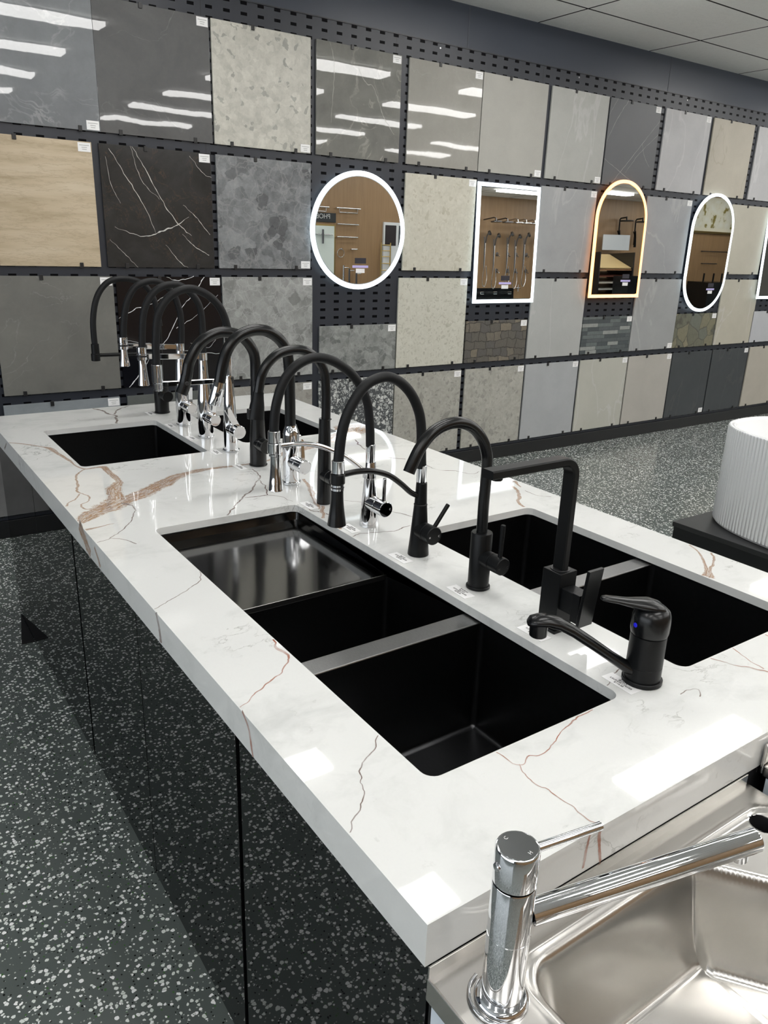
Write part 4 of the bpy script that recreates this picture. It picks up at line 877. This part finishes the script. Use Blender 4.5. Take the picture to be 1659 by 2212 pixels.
# 4 chrome with slim riser and clasp
t = tap('hose_tap', 'chrome tap with black hose and slab lever, fourth from the far end', .357, -1.851)
foot(t, .0310, chrome); body(t, [(.0255, .004), (.0245, .10), (.0185, .20), (.0125, .27)], chrome); ring(t, .004, .26, .395, .0095, chrome, 'riser')
hose(t, XZ([(.004, .385), (.001, .435), (-.020, .495), (-.061, .539), (-.115, .562), (-.162, .557), (-.206, .53), (-.238, .481), (-.250, .408), (-.2535, .345), (-.2535, .318)]), .0130, blk_rub)
ring(t, -.253, .262, .322, .0175, chrome, 'hose_sleeve'); ring(t, -.253, .240, .2615, .0160, chrome, 'spray_head'); ring(t, -.253, .234, .2395, .0145, chrome2, 'nozzle')
obj('support_arm', sweep(bmesh.new(), [(-.24, 0, .257), (.004, 0, .253)], 0, sect=(.010, .017), up=(0, 1, 0)), chrome, t, 30); ring(t, .004, .242, .266, .0135, blk_plastic, 'arm_collar')
obj('release_knob', cyl(bmesh.new(), (.004, -.009, .368), (.004, -.022, .368), .005), blk_plastic, t, 40)
h = barrel(t, .083, -.080, .0235, chrome); obj('handle_face', cyl(bmesh.new(), (0, -.0801, .083), (0, -.081, .083), .0215, bev=.0002), chrome2, h, 40)
blade(h, (.004, -.062, .088), (-.036, -.062, .166), .022, .007, chrome)
# 5 black pull-down
def pulldown(lab, y, x, prof, pts, r, mt, headpts, headr, zh, dyh, rh, hmt=None, seam=None, foot_r=None):
    t = tap('pull_down_tap', lab, x, y)
    if foot_r: foot(t, foot_r, mt, .005)
    body(t, prof, mt); hose(t, XZ(pts), r, mt, 'spout')
    obj('spray_head', sweep(bmesh.new(), catmull(XZ(headpts), 4), headr, 28), hmt or mt, t, 40)
    h = barrel(t, zh, dyh, rh, mt)
    return t, h
t, h = pulldown('black pull-down tap with button on its spray head, small far one of the thick pair', -2.068, .360, [(.0285, .004), (.0275, .06), (.0225, .165), (.0195, .27), (.0178, .285)],
    [(-.004, .27), (-.004, .355), (-.019, .398), (-.052, .431), (-.099, .4445), (-.141, .441), (-.190, .414), (-.224, .362), (-.236, .318)], .0172, blk_g,
    [(-.2365, .318), (-.246, .285), (-.257, .262)], [.0178]*4 + [.0186]*5, .077, -.070, .024, foot_r=.0310)
obj('spray_button', cyl(bmesh.new(), (-.243, -.014, .297), (-.244, -.020, .296), .006), blk_plastic, t, 40)
# 6 chrome bottle body with thick black hose
t = tap('pull_down_tap', 'chrome bottle bodied tap with thick black hose and slanted chrome spray head', .360, -2.305)
foot(t, .0315, chrome, .008); body(t, [(.0262, .008), (.0262, .158), (.0250, .166), (.0205, .176), (.0175, .187)], chrome)
hose(t, XZ([(-.002, .18), (-.003, .28), (-.005, .36), (-.012, .408), (-.032, .443), (-.066, .468), (-.102, .4765), (-.140, .472), (-.175, .455), (-.201, .425), (-.217, .384), (-.229, .332)]), .0165, blk_g)
obj('spray_head', sweep(bmesh.new(), [(-.228, 0, .334), (-.2315, 0, .322), (-.2475, 0, .271), (-.248, 0, .269)], [.0168, .0175, .0188, .0175], 28), chrome, t, 40)
obj('spray_button', cyl(bmesh.new(), (-.244, -.016, .303), (-.245, -.0225, .302), .006), blk_plastic, t, 40)
obj('pressure_knob', cyl(bmesh.new(), (.022, 0, .145), (.034, 0, .148), .0055), chrome, t, 40)
h = barrel(t, .072, -.090, .022, chrome); obj('handle_face', cyl(bmesh.new(), (0, -.090, .072), (0, -.0909, .072), .020, bev=.0002), chrome2, h, 40)
obj('lever', sweep(bmesh.new(), catmull([(0, -.078, .085), (0, -.074, .12), (0, -.070, .148), (.004, -.069, .153)], 4), 0, sect=(.005, .012), up=(0, 1, 0)), chrome, h, 40)
# 7 black with bell spray head
t, h = pulldown('slender black pull-down tap with bell shaped black spray head, middle of the row', -2.527, .350, [(.0215, 0), (.0205, .05), (.0180, .18), (.0160, .250), (.0160, .252)],
    [(.004, .245), (.004, .324), (-.002, .379), (-.020, .414), (-.054, .439), (-.090, .448), (-.138, .441), (-.171, .419), (-.193, .387), (-.204, .340)], .0130, blk_g,
    [(-.204, .342), (-.207, .315), (-.213, .271)], [.0150, .0150, .0158, .0165, .018, .0195, .0205, .0215, .0222], .086, -.062, .0205, blk)
obj('spray_button', bx(-.236, -.228, -.006, .006, .272, .30, bev=.002, mtx=None), blk_plastic, t)
ring(t, .004, .2485, .2505, .0166, seam_m, 'swivel_joint')
# 8 chrome hose tap with curved chrome arm
t = tap('hose_tap', 'chrome conical tap with curved chrome arm and black hose, flared chrome head', .363, -2.747)
body(t, [(.0272, 0), (.0270, .004), (.0245, .03), (.0165, .130), (.0135, .175), (.0128, .178)], chrome)
ring(t, -.002, .176, .226, .0125, chrome, 'riser')
hose(t, XZ([(-.003, .22), (-.006, .274), (-.015, .333), (-.038, .381), (-.072, .419), (-.117, .447), (-.158, .4585), (-.195, .455), (-.232, .435), (-.259, .401), (-.276, .352), (-.282, .305), (-.282, .288)]), .0117, blk_rub)
ring(t, -.2825, .262, .291, .0150, chrome, 'hose_sleeve'); ring(t, -.2825, .236, .2615, .0172, chrome, 'docking_clip'); ring(t, -.281, .228, .2355, .0152, chrome2, 'clip_insert')
conehead(t, -.2795, .141, .2275, .0195, .0130, chrome)
hose(t, XZ([(-.268, .252), (-.210, .2505), (-.155, .238), (-.093, .209), (-.054, .182), (-.027, .159), (-.010, .148)]), .0062, chrome, 'support_arm')
ring(t, -.004, .134, .156, .0172, chrome, 'arm_collar')
h = barrel(t, .066, -.078, .0212, chrome); obj('handle_face', cyl(bmesh.new(), (0, -.078, .066), (0, -.0789, .066), .0195, bev=.0002), plain('black_chrome', (.05, .05, .055), .05, 1), h, 40)
text('letter_c', 'C', .008, white_ink, h, (.012, -.0790, .066), (PI/2, 0, 0)); stick(h, (0, -.066, .082), (.001, -.066, .149), .0052, chrome)
# 9 black hose tap with curved black arm
t = tap('hose_tap', 'black conical tap with curved black arm, black hose and black trumpet head', .354, -2.982)
body(t, [(.0262, 0), (.0262, .004), (.0225, .045), (.0160, .128), (.0158, .130)], blk); ring(t, 0, .128, .132, .0166, seam_m, 'joint_line')
obj('upper_body', cyl(bmesh.new(), (0, 0, .132), (0, 0, .186), .0152, .0132), blk, t, 40); ring(t, -.002, .1865, .229, .0122, chrome, 'chrome_sleeve')
hose(t, XZ([(-.003, .222), (-.007, .273), (-.009, .315), (-.018, .357), (-.041, .399), (-.072, .429), (-.106, .4445), (-.135, .444), (-.165, .433), (-.191, .408), (-.216, .367), (-.229, .322), (-.235, .27), (-.2355, .262)]), .0117, blk_rub)
ring(t, -.236, .241, .270, .0146, chrome, 'hose_sleeve'); ring(t, -.2365, .217, .2405, .0168, blk_g, 'docking_clip'); ring(t, -.2365, .201, .2165, .0146, chrome, 'clip_insert')
ring(t, -.2365, .2065, .2115, .0150, blk_plastic, 'clip_band')
conehead(t, -.2375, .118, .2008, .0215, .0142, blk_g)
hose(t, XZ([(-.222, .236), (-.184, .2375), (-.144, .233), (-.099, .217), (-.062, .191), (-.032, .165), (-.010, .153)]), .0068, blk_g, 'support_arm')
h = barrel(t, .066, -.060, .0228, blk); marks(h, .072, -.0602, .0228, size=.007); stick(h, (.006, -.048, .082), (.047, -.048, .136), .0052, blk)
# 10 black gooseneck
t = tap('gooseneck_tap', 'black gooseneck tap with round pin lever in front of the square one', .353, -3.208)
foot(t, .0272, blk, .007); body(t, [(.0238, .006), (.0238, .1295), (.0225, .1325), (.0135, .1325)], blk)
hose(t, XZ([(-.001, .128), (-.002, .20), (-.001, .285), (-.008, .320), (-.028, .352), (-.057, .376), (-.091, .3865), (-.126, .384), (-.156, .371), (-.182, .346), (-.199, .318), (-.209, .297)]), .0122, blk_g, 'spout')
h = barrel(t, .076, -.075, .0198, blk); marks(h, .080, -.0752, .0198, plain('faint_mark', (.05, .05, .05), .4), .007); stick(h, (0, -.062, .092), (.002, -.062, .168), .0050, blk)
# 11 square tap
t = tap('square_tap', 'black square bodied tap with flat right-angled spout and paddle lever', .361, -3.433)
obj('base_flange', bx(-.027, .027, -.027, .027, 0, .006, bev=.001), blk, t)
obj('body', bx(-.0235, .0235, -.0235, .0235, .006, .1275, bev=.0012), blk, t)
ring(t, 0, .1275, .1290, .0195, blk_plastic, 'swivel_ring')
pts = [(0, 0, .128), (0, 0, .30)] + [(-.030 * (1 - math.cos(a*PI/16)), 0, .322 + .030 * math.sin(a*PI/16)) for a in range(0, 9)] + [(-.215, 0, .352)]
obj('spout', sweep(bmesh.new(), pts, 0, sect=(.030, .016), up=(0, 1, 0)), blk, t, 30)
ring(t, -.192, .338, .345, .0105, blk_g, 'aerator')
obj('cartridge_housing', bx(-.017, .017, -.052, -.0235, .052, .098, bev=.001), blk, t)
hd = obj('handle', bx(-.0185, .0185, -.072, -.053, .040, .100, bev=.001), blk, t)
mt = Matrix.Translation((0, -.074, .04)) @ Matrix.Rotation(.10, 4, 'X')
obj('lever', bx(-.020, .020, -.004, .003, -.006, .118, bev=.0008, mtx=mt), blk_g, hd)
# 12 laundry mixer
t = tap('laundry_mixer', 'nearest black tap, low swivel spout and curved top lever with blue dot', .344, -3.664)
dr = Vector((-math.cos(math.radians(30)), math.sin(math.radians(30)), 0)); pr = Vector((-dr.y, dr.x, 0))
foot(t, .0355, blk, .009); body(t, [(.0315, .008), (.0315, .034), (.0308, .0345), (.0308, .0355), (.0315, .036), (.0312, .094), (.0290, .0955)], blk)
hp = [(.0320, .0965), (.0335, .104), (.0335, .118), (.0328, .130), (.029, .140), (.021, .147), (.010, .1505), (0, .151)]
hd = obj('handle', lathe(bmesh.new(), [(0, .0965)] + hp, n=40), blk_g, t, 40)
# lever: lofted tongue rising from the back of the dome
def tongue(secs):
    bm = bmesh.new(); Ls = []
    for s, z, w, th in secs:
        c = dr * s + Vector((0, 0, z)); Ls.append([tuple(c + pr * (w * math.cos(a)) + Vector((0, 0, th * math.sin(a)))) for a in [2*PI*i/20 for i in range(20)]])
    return loft(bm, Ls, True, True)
obj('lever', tongue([(-.026, .134, .010, .004), (-.012, .146, .021, .008), (.006, .150, .024, .010), (.026, .152, .020, .009), (.046, .155, .0145, .0068), (.066, .159, .0118, .0052), (.084, .162, .0112, .0046), (.092, .1625, .0085, .0035), (.0955, .1620, .003, .0015)]), blk_g, hd, 60)
c = dr * .0325 + Vector((0, 0, .117)) - pr * .0
dd = (dr * .96 + Vector((0, -1, 0)) * .30).normalized()
obj('temperature_dot', cyl(bmesh.new(), dd * .0325 + Vector((0, 0, .116)), dd * .0345 + Vector((0, 0, .116)), .0042, bev=.0004), plain('blue_red_dot', (.02, .02, .75), .3), hd, 40)
secs = []
def spoutsec(s, z, w, hgt): return [tuple(dr * s + Vector((0, 0, z)) + pr * (w * math.cos(a)) + Vector((0, 0, hgt * math.sin(a)))) for a in [2*PI*i/24 for i in range(24)]]
bm = loft(bmesh.new(), [spoutsec(.018, .022, .018, .0135), spoutsec(.035, .030, .0152, .0125), (spoutsec(.06, .047, .0138, .0115)), spoutsec(.10, .075, .0140, .0118), spoutsec(.14, .102, .0152, .0118), spoutsec(.165, .1155, .0168, .0112), spoutsec(.185, .121, .0182, .0108), spoutsec(.200, .1215, .0184, .0102), spoutsec(.213, .1195, .0160, .0088), spoutsec(.219, .117, .009, .005)], True, True)
sp_o = obj('spout', bm, blk_g, t, 60)
q = dr * .199
obj('aerator', lathe(bmesh.new(), [(0, .091), (.0130, .091), (.0152, .093), (.0158, .107), (.0160, .117)], (q.x, q.y, 0), (0, 0, 1), 30), blk_g, t, 40)

# ---------------------------------------------------------------- price cards by the taps
cards = [(-1.125, .305, ['']), (-1.384, .300, ['']), (-1.618, .300, ['']), (-1.851, .298, ['']), (-2.068, .292, ['BLACK', 'KITCHEN MIXER']), (-2.527, .300, ['BLACK', 'KITCHEN MIXER', '$330.00']),
         (-2.747, .303, ['CHROME', 'KITCHEN MIXER', '$295.00']), (-2.982, .300, ['BLACK', 'KITCHEN MIXER', '$345.00']), (-3.208, .302, ['PHOENIX', 'BLACK', 'KITCHEN MIXER', '$270.00']),
         (-3.433, .305, ['BLACK', 'KITCHEN MIXER', '$220.00']), (-3.652, .304, ['62580B', 'BLACK', 'LAUNDRY MIXER', '$110.00'])]
labs = ['white price card beside the farthest black tap', 'white price card beside the second farthest, chrome tap', 'white price card beside the third tap from the far end', 'white price card beside the fourth, slab lever tap',
        'white price card beside the small black pull-down tap', 'white price card left of the slender black pull-down tap', 'white price card left of the conical chrome tap', 'white price card left of the conical black tap',
        'white price card left of the black gooseneck tap', 'white price card under the laundry spout, by the square tap', 'white price card at the foot of the nearest laundry mixer']
for (y, x, ln), lb in zip(cards, labs):
    t = thing('price_card', lb, 'price card', (x, y, ZC + .0004), 'price cards by the taps'); t.rotation_euler = (0, 0, random.uniform(-.05, .05))
    obj('card', bx(-.0145, .0145, -.0345, .0345, 0, .0006), paper, t)
    if not ln[0]: ln = ['CHROME', 'KITCHEN MIXER'] if 'farthest black' not in lb else ['BLACK', 'KITCHEN MIXER']
    text('print', '\n'.join(ln), .0064, grey_ink, t, (0.0015, 0, .0007), (0, 0, -PI/2), space=.95)
# ================================================================ STAINLESS BENCH IN FRONT
m = M('stainless_steel'); p = m.pos(scale=(1, 8, 1)); m.col(m.mix(m.noise(p, 120, 3), (.56, .545, .52), (.585, .57, .545)))
m.set(m.b.inputs['Anisotropic'], .3); ss = m.fin(.24, 1.0)
ZBn = .784; BX0, BX1, BY1, BY0 = -.2975, .352, -3.8785, -4.42
bench = thing('steel_sink_bench', 'stainless steel laundry sink top in the lower right foreground', 'sink', (.03, -4.15, 0)); parB = Matrix.Translation(-Vector(bench.location))
def PB(o): o.matrix_parent_inverse = parB; return o
def sdrr(x, y, x0, x1, y0, y1, r):
    cx, cy = (x0+x1)/2, (y0+y1)/2; qx = abs(x-cx) - (x1-x0)/2 + r; qy = abs(y-cy) - (y1-y0)/2 + r
    return math.hypot(max(qx, 0), max(qy, 0)) + min(max(qx, qy), 0) - r
def ss_(a, b, x):
    t = max(0, min(1, (x - a) / (b - a))); return t * t * (3 - 2 * t)
def bench_h(x, y):
    z = 0.0
    do = sdrr(x, y, -.212, .335, -4.40, -3.918, .045)           # raised bead outline
    z += .0028 * math.exp(-(do / .0045) ** 2)
    z -= .0015 * ss_(.004, -.008, do)
    di = sdrr(x, y, -.204, .243, -4.392, -3.926, .050)          # bowl
    dcut = (x - .12) * .50 + (y + 3.926) * .87 + .0             # clipped corner beside the tap ledge
    di = max(di, min((x - .16) * .80 + (y + 3.960) * .60, .2)) if x > .12 else di
    dep = -di
    if dep > 0:
        z -= .145 * ss_(0, .058, dep)**.9 + .006 * ss_(.058, .2, dep)
    return z
def axisvals(a, b, fine):
    out = []; v = a
    while v < b: out.append(v); v += fine
    out.append(b); return out
xs = axisvals(BX0, BX1, .0042); ysb = axisvals(BY0, BY1, .0042)
hole_c = (.286, -3.945); hr = .0185
bm = bmesh.new(); G = [[bm.verts.new((x, y, ZBn + bench_h(x, y))) for y in ysb] for x in xs]
for i in range(len(xs) - 1):
    for j in range(len(ysb) - 1):
        f = bm.faces.new((G[i][j], G[i+1][j], G[i+1][j+1], G[i][j+1]))
dl = [v for v in bm.verts if math.hypot(v.co.x - hole_c[0], v.co.y - hole_c[1]) < hr - .002]
bmesh.ops.delete(bm, geom=dl, context='VERTS')
for v in bm.verts:
    dx, dy_ = v.co.x - hole_c[0], v.co.y - hole_c[1]; d = math.hypot(dx, dy_)
    if d < hr + .0022: v.co.x = hole_c[0] + dx / d * hr; v.co.y = hole_c[1] + dy_ / d * hr
PB(obj('bench_top', bm, ss, bench, 60))
PB(obj('tap_hole', lathe(bmesh.new(), [(hr + .001, -.001), (hr - .001, -.012), (hr - .001, -.05), (0, -.05)], (*hole_c, ZBn), (0, 0, 1), 32, cap=False), blk_plastic, bench, 40))
PB(obj('upstand', bx(BX0, BX1, BY1 - .0005, BY1 + .0022, ZBn - .02, ZBn + .0165, bev=.0006), ss, bench))
PB(obj('side_rim', bx(BX0 - .0025, BX0 + .0005, BY0, BY1, ZBn - .032, ZBn + .0015, bev=.001), ss, bench))
PB(obj('drain', lathe(bmesh.new(), [(.047, .002), (.043, .004), (.036, .001), (.030, -.010), (0, -.012)], (.045, -4.10, ZBn - .1515), (0, 0, 1), 32, cap=False), ss, bench, 40))
bc = thing('bench_cabinet', 'pale blue grey cabinet under the steel sink top', 'cabinet', (.03, -4.15, 0)); parX = Matrix.Translation(-Vector(bc.location))
def PX(o): o.matrix_parent_inverse = parX; return o
whc = plain('pale_cabinet', srgb(205, 214, 224), .35)
PX(obj('side_panel', bx(BX0 + .004, BX0 + .020, BY0, BY1 - .004, 0, ZBn - .034), whc, bc)); PX(obj('far_side_panel', bx(BX1 - .02, BX1 - .004, BY0, BY1 - .004, 0, ZBn - .036), whc, bc))
PX(obj('back_panel', bx(BX0 + .0205, BX1 - .0205, BY1 - .02, BY1 - .006, 0, ZBn - .036), whc, bc))
# second bench to the right
b2 = thing('second_steel_bench', 'corner of another stainless steel sink top at the right photo edge', 'sink', (.70, -4.15, 0)); par2 = Matrix.Translation(-Vector(b2.location))
def P2(o): o.matrix_parent_inverse = par2; return o
P2(obj('bench_top', bx(.380, 1.02, -4.42, -3.886, .790, .812, bev=.003), ss, b2)); P2(obj('upstand', bx(.382, 1.02, -3.8855, -3.8795, .792, .848, bev=.0025), ss, b2))
P2(obj('cabinet_body', bx(.384, 1.01, -4.41, -3.892, 0, .789), whc, b2))
# foreground chrome mixer
t = thing('basin_mixer', 'large chrome cylinder tap with long tube spout in the foreground', 'tap', (-.243, -3.943, ZBn + .0002))
obj('base_flange', lathe(bmesh.new(), [(0, 0), (.031, 0), (.0315, .003), (.0300, .007), (.0265, .0095), (0, .0095)], n=56), chrome, t, 35)
obj('body', lathe(bmesh.new(), [(0, .009), (.0238, .009), (.0238, .1685), (.0232, .1695), (0, .1695)], n=56), chrome, t, 35)
obj('swivel_band', lathe(bmesh.new(), [(0, .098), (.02405, .098), (.02415, .0985), (.02405, .099), (0, .099)], n=56), chrome2, t, 35)
hd = obj('handle', lathe(bmesh.new(), [(0, .1715), (.0230, .1715), (.0240, .1725), (.0240, .2130), (.0228, .2150), (.0215, .2154), (0, .2154)], n=56), chrome, t, 35)
obj('handle_face', cyl(bmesh.new(), (0, 0, .2153), (0, 0, .2158), .0212, bev=.0002, n=48), plain('cap_grey_chrome', (.36, .37, .38), .12, 1), hd, 40)
text('letter_h', 'H', .0062, white_ink, hd, (.0035, -.0145, .2159), (0, 0, .2)); text('letter_c', 'C', .0062, white_ink, hd, (-.0035, .0150, .2159), (0, 0, .2))
a = Vector((.0235, -.004, .204)); b = Vector((.108, -.020, .2055)); stick(hd, a, b, .0052, chrome)
obj('grub_screw', cyl(bmesh.new(), (-.0232, .004, .197), (-.0262, .0045, .197), .0048), chrome2, hd, 40)
a = Vector((.018, -.012, .126)); b = Vector((.278, -.108, .172)); d = (b - a).normalized()
obj('spout', lathe(bmesh.new(), [(0, 0), (.0142, 0), (.0142, (b-a).length - .002), (.0130, (b-a).length), (0, (b-a).length)], a, d, 48), chrome, t, 35)
q = a + d * ((b-a).length - .020); obj('aerator', cyl(bmesh.new(), q + Vector((0, 0, -.010)), q + Vector((.002, 0, -.022)), .0095), chrome2, t, 40)
# dark hose lying round the tap foot
tag(obj('sink_cable', sweep(bmesh.new(), catmull([(-.243 + .037*math.cos(a), -3.943 + .037*math.sin(a), ZBn + .0035) for a in [x*.35 for x in range(5, 13)]] + [(-.245, -4.02, ZBn + .0035), (-.225, -4.10, ZBn + .0035)], 5), .0022, 10), chrome2, None, 60), 'thin dark steel cable curling round the foot of the foreground chrome tap', 'cable')

# ================================================================ FLUTED BATH ON A BLACK PLINTH
pl = thing('bath_plinth', 'low black plinth carrying the fluted bath at the right edge', 'plinth', (3.5, -2.68, 0)); parP = Matrix.Translation(-Vector(pl.location))
blk_lam = plain('black_laminate', (.020, .021, .022), .35)
o = obj('top_board', bx(3.020, 4.02, -3.47, -1.915, .112, .140, bev=.0015), blk_lam, pl); o.matrix_parent_inverse = parP
o = obj('plinth_body', bx(3.026, 4.01, -3.46, -1.923, 0, .1115), plain('plinth_side', (.006, .007, .008), .4), pl); o.matrix_parent_inverse = parP
bath = thing('fluted_bath', 'white freestanding bath with vertical fluted sides, cut by the right edge', 'bath', (3.505, -2.675, .1403))
def sup(a, b, e, th):
    c, s = math.cos(th), math.sin(th); return (a * abs(c) ** (2/e) * (1 if c >= 0 else -1), b * abs(s) ** (2/e) * (1 if s >= 0 else -1))
def perim(a, b, e, N):
    pts = [sup(a, b, e, 2*PI*i/40000) for i in range(40001)]; L = [0]
    for i in range(40000): L.append(L[-1] + math.dist(pts[i], pts[i+1]))
    out = []; j = 0
    for k in range(N):
        s = L[-1] * k / N
        while L[j+1] < s: j += 1
        f = (s - L[j]) / max(1e-9, L[j+1] - L[j]); out.append((pts[j][0] + (pts[j+1][0]-pts[j][0])*f, pts[j][1] + (pts[j+1][1]-pts[j][1])*f))
    return out
NR = 168; NS = NR * 6; BA, BB, BE = .435, .745, 2.5
pm = perim(BA, BB, BE, NS)
nrm = []
for i in range(NS):
    a = Vector(pm[i-1]); b = Vector(pm[(i+1) % NS]); d = (b - a).normalized(); nrm.append(Vector((d.y, -d.x)))
for _ in range(6): nrm = [(nrm[i-1] + nrm[i] * 2 + nrm[(i+1) % NS]).normalized() for i in range(NS)]
def wall_loop(off, z, fl): return [(pm[i][0] + nrm[i].x * (off - fl * (.5 + .5 * math.cos(2*PI*i/6))), pm[i][1] + nrm[i].y * (off - fl * (.5 + .5 * math.cos(2*PI*i/6))), z) for i in range(NS)]
bm = loft(bmesh.new(), [wall_loop(-.030, .0, 0), wall_loop(-.012, .003, 0), wall_loop(-.012, .012, 0), wall_loop(-.004, .014, .0), wall_loop(0, .017, .009), wall_loop(0, .548, .009), wall_loop(-.003, .554, .002), wall_loop(-.005, .558, 0), wall_loop(-.012, .560, 0)], True, False)
bw = plain('bath_white', srgb(232, 234, 236), .28)
obj('outer_shell', bm, bw, bath, 70)
bm = loft(bmesh.new(), [wall_loop(-.012, .560, 0), wall_loop(-.024, .559, 0), wall_loop(-.030, .555, 0), wall_loop(-.034, .545, 0), wall_loop(-.045, .35, 0), wall_loop(-.06, .18, 0), wall_loop(-.085, .11, 0), wall_loop(-.13, .08, 0), wall_loop(-.2, .07, 0)], False, True)
obj('inner_shell', bm, plain('bath_inner_white', srgb(240, 241, 242), .12), bath, 70)
